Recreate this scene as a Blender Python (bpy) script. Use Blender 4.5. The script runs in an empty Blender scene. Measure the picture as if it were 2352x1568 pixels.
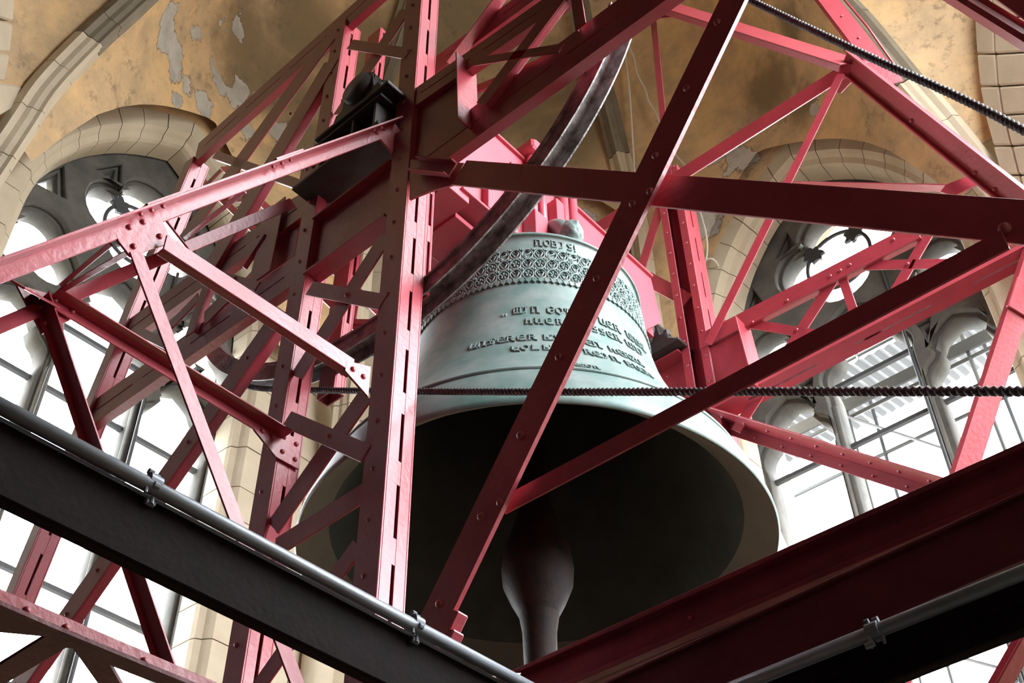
import bpy, bmesh, math, random
from mathutils import Vector, Matrix, noise
random.seed(7)
PI = math.pi
scn = bpy.context.scene
COL = scn.collection

# ------------------------------------------------------------------ camera, sky, exposure
F_PX, W_PX, H_PX = 2753.84, 2352, 1568
PITCH, ROLL, YAW = math.radians(43.928), math.radians(-1.0406), math.radians(40.588)
FW = Vector((math.cos(PITCH)*math.cos(YAW), math.cos(PITCH)*math.sin(YAW), math.sin(PITCH)))
rt0 = Vector((math.sin(YAW), -math.cos(YAW), 0)); up0 = rt0.cross(FW)
RT = rt0*math.cos(ROLL)+up0*math.sin(ROLL); UP = -rt0*math.sin(ROLL)+up0*math.cos(ROLL)
cam = bpy.data.cameras.new('camera'); cam.sensor_width = 36; cam.lens = F_PX/W_PX*36
cam.clip_start = 0.05; cam.clip_end = 300
camo = bpy.data.objects.new('camera', cam); COL.objects.link(camo)
camo.matrix_world = Matrix(((RT.x, UP.x, -FW.x, 0), (RT.y, UP.y, -FW.y, 0), (RT.z, UP.z, -FW.z, 0), (0, 0, 0, 1)))
scn.camera = camo

world = bpy.data.worlds.new('world'); scn.world = world; world.use_nodes = True
nt = world.node_tree; nt.nodes.clear()
wo = nt.nodes.new('ShaderNodeOutputWorld'); bg = nt.nodes.new('ShaderNodeBackground')
tc = nt.nodes.new('ShaderNodeTexCoord'); sx = nt.nodes.new('ShaderNodeSeparateXYZ'); rp = nt.nodes.new('ShaderNodeValToRGB')
nt.links.new(tc.outputs['Generated'], sx.inputs[0]); nt.links.new(sx.outputs['Z'], rp.inputs[0])
rp.color_ramp.elements[0].position = 0.0; rp.color_ramp.elements[0].color = (.14, .14, .135, 1)     # ground below the horizon
rp.color_ramp.elements[1].position = 0.03; rp.color_ramp.elements[1].color = (.93, .96, 1, 1)      # overcast sky
nt.links.new(rp.outputs[0], bg.inputs['Color']); bg.inputs['Strength'].default_value = 27
nt.links.new(bg.outputs[0], wo.inputs['Surface'])
scn.view_settings.view_transform = 'Standard'; scn.view_settings.look = 'None'
scn.view_settings.exposure = 0.0; scn.view_settings.gamma = 1.0; scn.view_settings.use_curve_mapping = False
scn.cycles.max_bounces = 7; scn.cycles.diffuse_bounces = 5; scn.cycles.glossy_bounces = 3
scn.cycles.caustics_reflective = False; scn.cycles.caustics_refractive = False
scn.cycles.sample_clamp_indirect = 12; scn.cycles.use_denoising = True

# ------------------------------------------------------------------ surveying helpers: sight lines met with real planes
def ray(px, py): return FW + RT*((px-W_PX/2)/F_PX) - UP*((py-H_PX/2)/F_PX)
def Pu(px, py, u): r = ray(px, py); return r*(u/r.x)
def Pv(px, py, v): r = ray(px, py); return r*(v/r.y)
def Pz(px, py, z): r = ray(px, py); return r*(z/r.z)
def Pd(px, py, d): return ray(px, py)*d
def Ppl(px, py, o, n): r = ray(px, py); return r*(o.dot(n)/r.dot(n))
def pix(p): z = p.dot(FW); return Vector((W_PX/2+F_PX*p.dot(RT)/z, H_PX/2-F_PX*p.dot(UP)/z))
XU, YV, ZZ = Vector((1, 0, 0)), Vector((0, 1, 0)), Vector((0, 0, 1))

# ------------------------------------------------------------------ materials
def mat(name, base, rough=.6, spec=.5, metal=0, var=.25, vscale=3, bump=.2, bscale=40, col2=None, coat=0, detail=4):
    m = bpy.data.materials.new(name); m.use_nodes = True; t = m.node_tree; b = t.nodes['Principled BSDF']
    b.inputs['Roughness'].default_value = rough; b.inputs['Specular IOR Level'].default_value = spec
    b.inputs['Metallic'].default_value = metal; b.inputs['Coat Weight'].default_value = coat
    b.inputs['Coat Roughness'].default_value = .25
    c = t.nodes.new('ShaderNodeTexCoord')
    n = t.nodes.new('ShaderNodeTexNoise'); n.inputs['Scale'].default_value = vscale; n.inputs['Detail'].default_value = detail
    n.inputs['Roughness'].default_value = .65
    t.links.new(c.outputs['Object'], n.inputs['Vector'])
    r = t.nodes.new('ShaderNodeValToRGB'); c2 = col2 or tuple(x*(1-var) for x in base)
    r.color_ramp.elements[0].position = .35; r.color_ramp.elements[0].color = (*c2, 1)
    r.color_ramp.elements[1].position = .65; r.color_ramp.elements[1].color = (*base, 1)
    t.links.new(n.outputs['Fac'], r.inputs[0]); t.links.new(r.outputs[0], b.inputs['Base Color'])
    if bump:
        n2 = t.nodes.new('ShaderNodeTexNoise'); n2.inputs['Scale'].default_value = bscale; n2.inputs['Detail'].default_value = 3
        t.links.new(c.outputs['Object'], n2.inputs['Vector'])
        bp = t.nodes.new('ShaderNodeBump'); bp.inputs['Strength'].default_value = bump; bp.inputs['Distance'].default_value = .01
        t.links.new(n2.outputs['Fac'], bp.inputs['Height']); t.links.new(bp.outputs[0], b.inputs['Normal'])
    return m
M_RED = mat('red_paint', (.34, .040, .058), rough=.36, spec=.6, var=.18, vscale=5, bump=.25, bscale=28, coat=.10)
M_RED_SHADE = mat('shaded_red_paint', (.15, .028, .036), rough=.45, spec=.35, var=.4, vscale=3, bump=.2)  # shaded copy of the red paint: shade put into the girders' colour
M_YOKE = mat('yoke_paint', (.46, .075, .105), rough=.42, spec=.5, var=.12, vscale=4, bump=.12, bscale=30)
M_BRONZE = mat('bell_bronze', (.20, .25, .24), rough=.48, spec=.5, col2=(.085, .165, .15), vscale=3.4, bump=.1, bscale=22, detail=9)
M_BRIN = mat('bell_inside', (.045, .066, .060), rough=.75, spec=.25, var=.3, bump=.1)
M_CLAP = mat('clapper_iron', (.026, .014, .011), rough=.6, spec=.15, col2=(.012, .010, .010), vscale=9, bump=.3, bscale=30)
M_IRON = mat('cast_iron', (.035, .037, .036), rough=.5, spec=.4, col2=(.035, .018, .016), vscale=7, bump=.25, bscale=30)
M_RIM = mat('wheel_rim_iron', (.36, .36, .36), rough=.5, col2=(.06, .05, .045), vscale=9, bump=.6, bscale=60, detail=8)
M_TUBE = mat('galvanised_tube', (.20, .23, .26), rough=.42, spec=.6, metal=.3, var=.2, bump=.08)
M_ROPE = mat('tarred_rope', (.035, .035, .038), rough=.6, var=.5, vscale=20, bump=.5, bscale=150)
M_STONE = mat('pale_sandstone', (.56, .49, .365), rough=.9, spec=.15, col2=(.46, .395, .29), vscale=1.2, bump=.25, bscale=45, detail=8)
M_JOINT = mat('stone_backing', (.20, .17, .13), rough=1, spec=.05)
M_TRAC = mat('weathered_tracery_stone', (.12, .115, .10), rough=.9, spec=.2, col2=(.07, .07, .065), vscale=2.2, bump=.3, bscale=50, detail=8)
M_RIB = mat('painted_rib', (.24, .21, .155), rough=.85, spec=.2, col2=(.17, .145, .105), vscale=2, bump=.2)
M_BAR = mat('saddle_bar_iron', (.06, .065, .07), rough=.6)
M_DECK = mat('deck_timber', (.009, .005, .005), rough=.85, spec=.12, var=.4, vscale=8, bump=.3)
M_FLOOR = mat('floor_boards', (.05, .042, .035), rough=.85, var=.3, vscale=2)
M_WIRE = mat('white_cable', (.70, .68, .60), rough=.5, var=.1, bump=0)
M_SCAF = mat('scaffold_grey_metal', (.060, .066, .070), rough=.5, var=.15, bump=0)
M_TAPEW = mat('barrier_white', (.80, .76, .66), rough=.5, var=.08, bump=0)
M_TAPER = mat('barrier_red', (.50, .02, .03), rough=.5, var=.1, bump=0)

def mat_plaster(blobs, stains):
    m = bpy.data.materials.new('ochre_plaster'); m.use_nodes = True; t = m.node_tree; b = t.nodes['Principled BSDF']
    b.inputs['Roughness'].default_value = .92; b.inputs['Specular IOR Level'].default_value = .12
    L = t.links.new; N = t.nodes.new
    geo = N('ShaderNodeNewGeometry'); P = geo.outputs['Position']
    def noi(s, d=6, r=.6):
        n = N('ShaderNodeTexNoise'); n.inputs['Scale'].default_value = s; n.inputs['Detail'].default_value = d; n.inputs['Roughness'].default_value = r
        L(P, n.inputs['Vector']); return n
    def mth(op, a, bb=None):
        x = N('ShaderNodeMath'); x.operation = op
        for i, v in enumerate((a, bb)):
            if v is None: continue
            if isinstance(v, (int, float)): x.inputs[i].default_value = v
            else: L(v, x.inputs[i])
        return x.outputs[0]
    def mixc(f, a, c):
        x = N('ShaderNodeMixRGB'); L(f, x.inputs[0])
        for i, v in ((1, a), (2, c)):
            if isinstance(v, tuple): x.inputs[i].default_value = (*v, 1)
            else: L(v, x.inputs[i])
        return x.outputs[0]
    def sm(v, lo, hi):
        x = N('ShaderNodeMapRange'); x.interpolation_type = 'SMOOTHSTEP'; L(v, x.inputs[0]); x.inputs[1].default_value = lo; x.inputs[2].default_value = hi
        return x.outputs[0]
    wob = noi(1.7, 7, .62); wv = N('ShaderNodeVectorMath'); wv.operation = 'MULTIPLY_ADD'
    L(wob.outputs['Color'], wv.inputs[0]); wv.inputs[1].default_value = (.9,)*3; L(P, wv.inputs[2])
    off = N('ShaderNodeVectorMath'); off.operation = 'SUBTRACT'; L(wv.outputs[0], off.inputs[0]); off.inputs[1].default_value = (.45,)*3
    def field(bl, src):
        cur = None
        for c, r in bl:
            d = N('ShaderNodeVectorMath'); d.operation = 'DISTANCE'; L(src, d.inputs[0]); d.inputs[1].default_value = c
            v = mth('DIVIDE', d.outputs['Value'], r)
            cur = v if cur is None else mth('MINIMUM', cur, v)
        return cur
    peel = field(blobs, off.outputs[0])
    n1 = noi(.55, 5).outputs['Fac']; n2 = noi(1.7, 9, .7).outputs['Fac']
    base = mixc(sm(n1, .38, .62), (.74, .50, .25), (.64, .455, .265))
    base = mixc(mth('MULTIPLY', sm(n2, .36, .66), .75), base, (.42, .32, .20))
    st = field(stains, off.outputs[0])
    stf = mth('MULTIPLY', mth('SUBTRACT', 1.0, sm(st, .35, 1.25)), .85)
    base = mixc(stf, base, (.20, .15, .09))
    n3 = noi(5, 8, .75).outputs['Fac']
    blot = mth('MULTIPLY', sm(n3, .50, .66), mth('MULTIPLY', sm(n1, .42, .58), .6))
    base = mixc(blot, base, (.15, .115, .08))
    pf = mth('SUBTRACT', 1.0, sm(peel, .96, 1.0))
    grey = mixc(sm(n2, .35, .6), (.46, .44, .39), (.64, .61, .54))
    edge = mth('MULTIPLY', mth('SUBTRACT', 1.0, sm(peel, 1.0, 1.12)), .75)
    base = mixc(edge, base, (.17, .12, .08))
    L(mixc(pf, base, grey), b.inputs['Base Color'])
    h = mth('ADD', mth('MULTIPLY', pf, -1.0), mth('MULTIPLY', mth('MULTIPLY', n3, pf), 1.6)); h = mth('ADD', h, mth('MULTIPLY', n2, .25))
    bp = N('ShaderNodeBump'); bp.inputs['Strength'].default_value = .7; bp.inputs['Distance'].default_value = .05
    L(h, bp.inputs['Height']); L(bp.outputs[0], b.inputs['Normal'])
    return m

# ------------------------------------------------------------------ object helpers
def link(o, parent=None):
    COL.objects.link(o)
    if parent: o.parent = parent
    return o
def mesh(name, bm, m, parent=None, smooth=False):
    me = bpy.data.meshes.new(name); bmesh.ops.recalc_face_normals(bm, faces=bm.faces); bm.to_mesh(me); bm.free()
    if m: me.materials.append(m)
    if smooth: me.polygons.foreach_set('use_smooth', [True]*len(me.polygons))
    return link(bpy.data.objects.new(name, me), parent)
def tag(o, label=None, cat=None, group=None, kind=None):
    if label: o['label'] = label
    if cat: o['category'] = cat
    if group: o['group'] = group
    if kind: o['kind'] = kind
    return o
def empty(name, loc=(0, 0, 0), mw=None, parent=None):
    o = bpy.data.objects.new(name, None); o.empty_display_size = .1
    if mw is not None: o.matrix_world = mw
    else: o.location = loc
    return link(o, parent)
def box(bm, x0, x1, y0, y1, z0, z1):
    v = [bm.verts.new((x, y, z)) for x in (x0, x1) for y in (y0, y1) for z in (z0, z1)]
    for f in ((0, 1, 3, 2), (4, 6, 7, 5), (0, 4, 5, 1), (2, 3, 7, 6), (0, 2, 6, 4), (1, 5, 7, 3)): bm.faces.new([v[i] for i in f])
def boxes(name, L, m, parent, bev=0):
    bm = bmesh.new()
    for b in L: box(bm, *b)
    if bev: bmesh.ops.bevel(bm, geom=bm.edges[:], offset=bev, segments=1, affect='EDGES')
    return mesh(name, bm, m, parent)
def prism(bm, pts, d):
    a = [bm.verts.new(p) for p in pts]; b = [bm.verts.new(Vector(p)+d) for p in pts]; n = len(pts)
    bm.faces.new(a); bm.faces.new(b[::-1])
    for i in range(n): bm.faces.new((a[i], a[(i+1) % n], b[(i+1) % n], b[i]))
def tube_bm(bm, pts, rad, seg=8, caps=True, closed=False):
    pts = [Vector(p) for p in pts]; n = len(pts); rings = []; nrm = None
    for i, p in enumerate(pts):
        if closed: t = pts[(i+1) % n]-pts[i-1]
        else: t = pts[min(i+1, n-1)]-pts[max(i-1, 0)]
        t.normalize()
        if nrm is None: nrm = t.orthogonal().normalized()
        nrm = (nrm - t*nrm.dot(t)).normalized(); bi = t.cross(nrm)
        r = rad[i] if isinstance(rad, (list, tuple)) else rad
        rings.append([bm.verts.new(p+(nrm*math.cos(2*PI*k/seg)+bi*math.sin(2*PI*k/seg))*r) for k in range(seg)])
    for i in range(n if closed else n-1):
        a, b = rings[i], rings[(i+1) % n]
        for k in range(seg): bm.faces.new((a[k], a[(k+1) % seg], b[(k+1) % seg], b[k]))
    if caps and not closed: bm.faces.new(rings[0][::-1]); bm.faces.new(rings[-1])
def tube(name, pts, rad, m, parent=None, seg=8, closed=False):
    bm = bmesh.new(); tube_bm(bm, pts, rad, seg, closed=closed); return mesh(name, bm, m, parent, True)
def lathe(name, prof, m, parent=None, seg=96, c=(0, 0)):
    bm = bmesh.new(); R = []
    for r, z in prof:
        R.append([bm.verts.new((c[0]+r*math.cos(2*PI*k/seg), c[1]+r*math.sin(2*PI*k/seg), z)) for k in range(seg)] if r > 1e-4 else [bm.verts.new((c[0], c[1], z))])
    for a, b in zip(R, R[1:]):
        for k in range(seg):
            q = [a[k % len(a)], a[(k+1) % len(a)], b[(k+1) % len(b)], b[k % len(b)]]
            q = list(dict.fromkeys(q))
            if len(q) > 2: bm.faces.new(q)
    return mesh(name, bm, m, parent, True)
def spline(pts, n):                                # Catmull-Rom through points
    P = [Vector(p) for p in pts]; P = [2*P[0]-P[1]]+P+[2*P[-1]-P[-2]]; out = []
    for i in range(1, len(P)-2):
        for k in range(n):
            t = k/n; a, b, c, d = P[i-1:i+3]
            out.append(.5*((2*b)+(c-a)*t+(2*a-5*b+4*c-d)*t*t+(3*b-a-3*c+d)*t**3))
    out.append(P[-2]); return out

# rivet heads share one mesh
def dome_mesh(r=.017, h=.016, seg=10):
    bm = bmesh.new(); prev = None
    for j in range(3):
        a = PI/2*j/3; ring = [bm.verts.new((r*math.cos(a)*math.cos(2*PI*k/seg), r*math.cos(a)*math.sin(2*PI*k/seg), h*math.sin(a))) for k in range(seg)]
        if prev:
            for k in range(seg): bm.faces.new((prev[k], prev[(k+1) % seg], ring[(k+1) % seg], ring[k]))
        prev = ring
    top = bm.verts.new((0, 0, h))
    for k in range(seg): bm.faces.new((prev[k], prev[(k+1) % seg], top))
    me = bpy.data.meshes.new('rivet'); bm.to_mesh(me); bm.free(); me.materials.append(M_RED)
    me.polygons.foreach_set('use_smooth', [True]*len(me.polygons)); return me
RIVET = dome_mesh()
def rivet(root, x, y, z, s=1, flip=False):
    o = bpy.data.objects.new('rivet', RIVET); o.location = (x, y, z); o.scale = (s, s, s)
    if flip: o.rotation_euler = (PI, 0, 0)
    return link(o, root)

# ------------------------------------------------------------------ steel members
# every member is framed by its axis a (x), its width b (y) and the outward normal n of its broad face (z)
def frame(p1, p2, n, updir=ZZ):
    a = (p2-p1).normalized(); n = (n-a*n.dot(a)).normalized()
    if n.dot((p1+p2)/2) > 0: n = -n
    b = n.cross(a)
    if b.dot(updir) < 0: p1, p2 = p2, p1; a = -a; b = n.cross(a)
    return p1, p2, a, b, n
def px_w(p1, p2, a, b, w):                          # metres for an apparent width measured across the member
    m = (p1+p2)/2; q = pix(m); da = (pix(m+a*.05)-q).normalized(); db = (pix(m+b*.05)-q)/.05
    return w/abs(da.x*db.y-da.y*db.x)
class Member: pass
def member(name, label, p1, p2, kind, wpx, n, h=.06, t=.012, s=1, d=1, gap=.02, cat='beam', group=None, m=None, rv=(), rs=1, row=None, rowy=0, w=None, slots=None, ext=1.3):
    m = m or M_RED; w = w or px_w(*frame(p1, p2, n)[:4], wpx)
    off = lambda p: not (0 <= pix(p).x <= W_PX and 0 <= pix(p).y <= H_PX)
    a0 = (p2-p1).normalized()                       # members that leave the view run on past it
    if off(p1): p1 = p1-a0*ext
    if off(p2): p2 = p2+a0*ext
    p1, p2, a, b, n = frame(p1, p2, n); L = (p2-p1).length
    mw = Matrix(((a.x, b.x, n.x, p1.x), (a.y, b.y, n.y, p1.y), (a.z, b.z, n.z, p1.z), (0, 0, 0, 1)))
    o = empty(name, mw=mw); tag(o, label, cat, group)
    zf = t/2
    if kind == 'flat':
        boxes('bar', [(0, L, -w/2, w/2, -t/2, t/2)], m, o, .002)
    elif kind == 'angle':                           # face + outstanding leg on side s, towards (+1) or away from (-1) the viewer
        boxes('face_leg', [(0, L, -w/2, w/2, -t/2, t/2)], m, o, .003)
        y = s*(w/2-t/2); boxes('outstanding_leg', [(0, L, y-t/2, y+t/2, *sorted((d*t/2, d*h)))], m, o, .002)
    elif kind == 'channel':
        boxes('web', [(0, L, -w/2, w/2, -t/2, t/2)], m, o, .003)
        for sg in (-1, 1): y = sg*(w/2-t/2); boxes('flange', [(0, L, y-t/2, y+t/2, *sorted((d*t/2, d*h)))], m, o, .002)
    elif kind == 'tee':                             # two angles back to back: vertical legs + flat legs on side s, slot between
        y = s*(w/2-t/2)
        for z0, z1 in ((gap/2, h), (-h, -gap/2)): boxes('angle', [(0, L, y-t/2, y+t/2, z0, z1), (0, L, *sorted((y-s*t/2, y-s*w)), *( (z0, z0+t) if z0 > 0 else (z1-t, z1)))], m, o)
        k = 0
        while .15+.62*k < L: boxes('packing_plate', [(.12+.62*k, .24+.62*k, y-t*.45, y+t*.45, -gap/2, gap/2)], m, o); k += 1
        zf = gap/2+t
    elif kind == 'double':                          # two flats side by side with a slot and stitch plates
        for sg in (-1, 1): boxes('angle', [(0, L, *sorted((sg*gap/2, sg*w/2)), -t/2, t/2), (0, L, *sorted((sg*gap/2, sg*(gap/2+t))), -h, -t/2), (0, L, *sorted((sg*(w/2-t), sg*w/2)), -h, -t/2)], m, o)
        k = 0; st, ln = slots or (.62, .13)
        while st*k < L: boxes('stitch_plate', [(st*k, min(L, st*k+ln), -gap/2, gap/2, -t/2, t/2*.9)], m, o); k += 1
    elif kind == 'ibeam':
        boxes('web', [(0, L, -w/2, w/2, -t/2, t/2)], m, o)
        for sg in (-1, 1): y = sg*(w/2-t); boxes('flange', [(0, L, y-t, y+t, -h, h)], m, o, .003)
    r = Member(); r.o = o; r.L = L; r.w = w; r.mw = mw; r.inv = mw.inverted(); r.n = n; r.p1 = p1; r.a = a; r.b = b; r.zf = zf; r.m = m
    for q in rv: r_px(r, q[0], q[1], rs)
    if row:
        k = row/2
        while k < L: rivet(o, k, rowy*w/2, zf, rs); k += row
    return r
def r_px(r, px, py, s=1, z=None):
    z = r.zf if z is None else z
    p = r.inv @ Ppl(px, py, r.p1+r.n*z, r.n); rivet(r.o, p.x, p.y, z, s)
def gusset(r, pts, z=None, t=.014, name='gusset_plate', rv=(), rs=1):  # plate lying on the member's face plane
    z = r.zf+.001 if z is None else z
    P = [r.inv @ Ppl(x, y, r.p1+r.n*z, r.n) for x, y in pts]
    bm = bmesh.new(); prism(bm, P, Vector((0, 0, -t))); g = mesh(name, bm, r.m, r.o)
    for q in rv: r_px(r, q[0], q[1], rs, z)
    return g
def plate(name, label, pts, pl, t, cat='plate', m=None, group=None, parent=None, up=None):  # free plate cut from plane pl=(axis,value)
    ax, val = pl; n = (XU, YV, ZZ)[ax]; P = [ray(x, y)*(val/ray(x, y)[ax]) for x, y in pts]
    c = sum(P, Vector())/len(P); bm = bmesh.new(); prism(bm, [p-c for p in P], n*t)
    o = mesh(name, bm, m or M_RED, parent); o.location = c
    return tag(o, label, cat, group) if label else o
exec_later = []

# ------------------------------------------------------------------ room: tower chamber with two tall traceried belfry windows
V1, U2, HC = 10.2, 11.0, 1.5
C0 = Vector((5.05, 4.05, 0)); Z_FL, Z_SP = -1.6, 11.2
FR1 = Matrix(((1, 0, 0, 4.87), (0, 0, -1, V1), (0, 1, 0, 0), (0, 0, 0, 1)))      # wall frames: x along wall, y up, z into the room
FR2 = Matrix(((0, 0, -1, U2), (-1, 0, 0, 3.92), (0, 1, 0, 0), (0, 0, 0, 1)))
def arch_pts(hw, zb, n=14):
    r = hw+HC; fm = math.acos(HC/r); R = [(r*math.cos(fm*i/n)-HC, Z_SP+r*math.sin(fm*i/n)) for i in range(n+1)]
    return [(hw, zb)]+R+[(-x, z) for x, z in R[-2::-1]]+[(-hw, zb)]
def arch_z(x, hw):
    x = abs(x); r = hw+HC
    return Z_SP+math.sqrt(max(0, r*r-(x+HC)**2)) if x < hw else None
def slab(name, outer, holes, fr, d0, d1, m, parent=None):
    bm = bmesh.new(); E = []
    for loop in [outer]+holes:
        vs = [bm.verts.new((x, z, -d0)) for x, z in loop]
        E += [bm.edges.new((vs[i], vs[(i+1) % len(vs)])) for i in range(len(vs))]
    bmesh.ops.triangle_fill(bm, edges=E, use_beauty=True)
    g = bmesh.ops.extrude_face_region(bm, geom=bm.faces[:])
    bmesh.ops.translate(bm, vec=(0, 0, d0-d1), verts=[e for e in g['geom'] if isinstance(e, bmesh.types.BMVert)])
    o = mesh(name, bm, m, parent); o.matrix_world = fr; return o
def rect(x0, x1, z0, z1): return [(x0, z0), (x1, z0), (x1, z1), (x0, z1)]
M_TMP = bpy.data.materials.new('plaster_tmp')
PL = []                                             # everything plastered, material set once the patches are surveyed
def wall_root(name): return tag(empty(name), kind='structure')
wl, wr, wc = wall_root('wall_left'), wall_root('wall_right'), wall_root('wall_corner')
wfl, wfr = wall_root('wall_far_left'), wall_root('wall_far_right')
S0, S1, S2, S3, S4, S5 = [Vector((x, y, 0)) for x, y in ((-1.2, 7.0), (2.1, V1), (8.2, V1), (U2, 6.75), (U2, 1.2), (7.9, -2.3))]
for wroot, fr, xa, xb in ((wl, FR1, S1.x-4.87, S2.x-4.87), (wr, FR2, 3.92-S3.y, 3.92-S4.y)):
    PL.append(slab('plaster_face', rect(xa, xb, Z_FL, 20), [arch_pts(2.13, 2.5)], fr, .02, .58, M_TMP, wroot))
    slab('outer_masonry', rect(xa-.8, xb+.8, Z_FL, 21), [arch_pts(1.80, 2.5)], fr, .96, 1.5, M_STONE, wroot)
    slab('wall_core', rect(xa-.8, xb+.8, Z_FL, 21), [arch_pts(2.18, 2.4)], fr, .6, .98, M_JOINT, wroot)
PROF = [(2.14, 0), (1.87, 0), (1.83, .05), (1.80, .10), (1.73, .14), (1.71, .2), (1.70, .50), (2.14, .50)]
def ring_piece(f0, f1, nseg, sx):                   # one voussoir between arc fractions f0..f1 (jamb block when given heights)
    bm = bmesh.new(); R = []
    for i in range(nseg+1):
        ring = []
        for hw, dp in PROF:
            if nseg > 1:
                r = hw+HC; fm = math.acos(HC/r); a = fm*(f0+(f1-f0)*i/nseg); x, z = r*math.cos(a)-HC, Z_SP+r*math.sin(a)
            else: x, z = hw, f0+(f1-f0)*i
            ring.append(bm.verts.new((sx*x, z, -dp)))
        R.append(ring)
    n = len(PROF)
    for a, b in zip(R, R[1:]):
        for k in range(n): bm.faces.new((a[k], a[(k+1) % n], b[(k+1) % n], b[k]))
    bm.faces.new(R[0]); bm.faces.new(R[-1]); return bm
NV = 9
stones = []
for sx in (-1, 1):
    for k in range(NV): stones.append((ring_piece(k/NV+.0016, (k+1)/NV-.0016, 4, sx), 'voussoir'))
    z = Z_SP-.008
    for k in range(14):
        h = (.62, .46, .55)[k % 3]; stones.append((ring_piece(z-h+.016, z, 1, sx), 'jamb_stone')); z -= h
for bm, nm in stones:
    o = mesh(nm, bm, M_STONE, wl); o.matrix_world = FR1 @ Matrix.Translation((0, 0, random.uniform(-.004, .006)))
    o2 = o.copy(); link(o2, wr); o2.matrix_world = FR2 @ Matrix.Translation((0, 0, random.uniform(-.004, .006)))
# ashlar beside the windows and in the canted corner
def wall_frame(a, b): x = (b-a).normalized(); n = Vector((x.y, -x.x, 0)); return Matrix(((x.x, 0, n.x, a.x), (x.y, 0, n.y, a.y), (0, 1, 0, 0), (0, 0, 0, 1)))
FRC, FRL, FRR = wall_frame(S2, S3), wall_frame(S0, S1), wall_frame(S4, S5)
for wroot, fr, a, b, hi in ((wc, FRC, S2, S3, 22), (wfl, FRL, S0, S1, 20), (wfr, FRR, S4, S5, 20)):
    PL.append(slab('plaster_face', rect(0, (b-a).length, Z_FL, hi), [[(x+2.62, z) for x, z in arch_pts(1.98, 3.5)]] if wroot is wfr else [[(x+2.3, z-.6) for x, z in arch_pts(1.95, 0)]] if wroot is wfl else [], fr, .02, .6, M_TMP, wroot))
def ashlar(root, fr, x0, x1, z0, z1, bw, bh, skip=lambda x, z: False):
    r = 0; z = z0
    while z < z1-.05:
        h = min(bh*random.choice((.9, 1, 1.12)), z1-z); x = x0-(bw*.5 if r % 2 else 0)
        while x < x1-.02:
            w = bw*random.choice((.85, 1, 1.15)); xa, xb = max(x, x0), min(x+w, x1)
            if xb-xa > .06 and not skip((xa+xb)/2, z+h/2):
                e = random.uniform(0, .008); o = boxes('ashlar_block', [(xa+.006, xb-.006, z+.006, z+h-.006, -.03, .012+e)], M_STONE, root, .006); o.matrix_world = fr
            x += w
        z += h; r += 1
random.seed(3)
ashlar(wl, FR1, 2.16, S2.x-4.87, 5.2, 12.6, .8, .6, lambda x, z: False)
ashlar(wr, FR2, 3.92-S3.y, -2.16, 8.6, 13.2, .75, .6)
ashlar(wr, FR2, 2.16, 3.92-S4.y, 8.2, 12.9, .7, .6)
ashlar(wc, FRC, 0, (S3-S2).length, 5.2, 14.3, .95, .62)
for k in range(14):                                  # unseen dark boards added in the left facet to cut bounce light
    o = boxes('blocker_board', [(.3+k*.287, .3+k*.287+.28, -.6, 14.2, -.42, -.38)], M_DECK, wfl, .004); o.matrix_world = FRL
# back walls, floor (unseen; the one opening is shifted and raised for its light)
slab('wall_back', rect(-1.2, 8.6, Z_FL, 21), [[(x+6.0, z+2.2) for x, z in arch_pts(1.8, 2.4)]], Matrix(((1, 0, 0, 0), (0, 0, 1, -2.3), (0, 1, 0, 0), (0, 0, 0, 1))), -.6, 0, M_STONE)['kind'] = 'structure'
slab('wall_behind', rect(-2.9, 7.4, Z_FL, 21), [], Matrix(((0, 0, 1, -1.2), (1, 0, 0, 0), (0, 1, 0, 0), (0, 0, 0, 1))), -.6, 0, M_DECK)['kind'] = 'structure'  # closed and made near black to cut bounce onto the frame
tag(boxes('floor', [(-2, 12.5, -3, 12, Z_FL-.2, Z_FL)], M_FLOOR, None), kind='structure')

# tracery, drawn once as a flat outline with pierced lights, then given depth
def circ_arc(cx, cz, r, a0, a1, n): return [(cx+r*math.cos(math.radians(a0+(a1-a0)*i/n)), cz+r*math.sin(math.radians(a0+(a1-a0)*i/n))) for i in range(n+1)]
def foil(cx, cz, k, off, r, rot, n=12):
    out = []
    half = math.pi/k; dx = off*math.cos(half); hh = off*math.sin(half)
    ext = math.degrees(math.acos(max(-1, min(1, -hh/r*math.sin(half)*1.0)))) if False else 180-math.degrees(math.asin(min(1, hh/r)))+math.degrees(half)-90+0
    ext = math.degrees(half)+math.degrees(math.acos(min(1, hh/r)))
    for i in range(k):
        a = rot+360*i/k; c = (cx+off*math.cos(math.radians(a)), cz+off*math.sin(math.radians(a)))
        out += circ_arc(c[0], c[1], r, a-ext, a+ext, n)
    return out
def light(cx, hw, ztop, zb, zl, g=0):
    pts = [(hw+g, zb), (hw+g, zl-.30)]
    pts += circ_arc(hw-.26, zl-.06, .30+g, -25, 62, 6)            # lower lobe
    pts += [(hw*.60+g, zl+.34)]                                   # cusp
    cz = ztop-.42; rr = hw*.78
    pts += [(hw*.74+g, zl+.45), (rr+g, cz-.02), (rr*.93+g, cz+.12), (rr*.66+g, cz+.28+g*.6), (rr*.33+g*.5, ztop-.06+g)]
    L = pts+[(0, ztop+g*1.2)]+[(-x, z) for x, z in pts[::-1]]
    return [(x+cx, z) for x, z in L]
def tri(P, g):
    cx, cz = sum(p[0] for p in P)/3, sum(p[1] for p in P)/3
    return [(x+(x-cx)/math.hypot(x-cx, z-cz)*g*1.5, z+(z-cz)/math.hypot(x-cx, z-cz)*g*1.5) for x, z in P]
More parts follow.
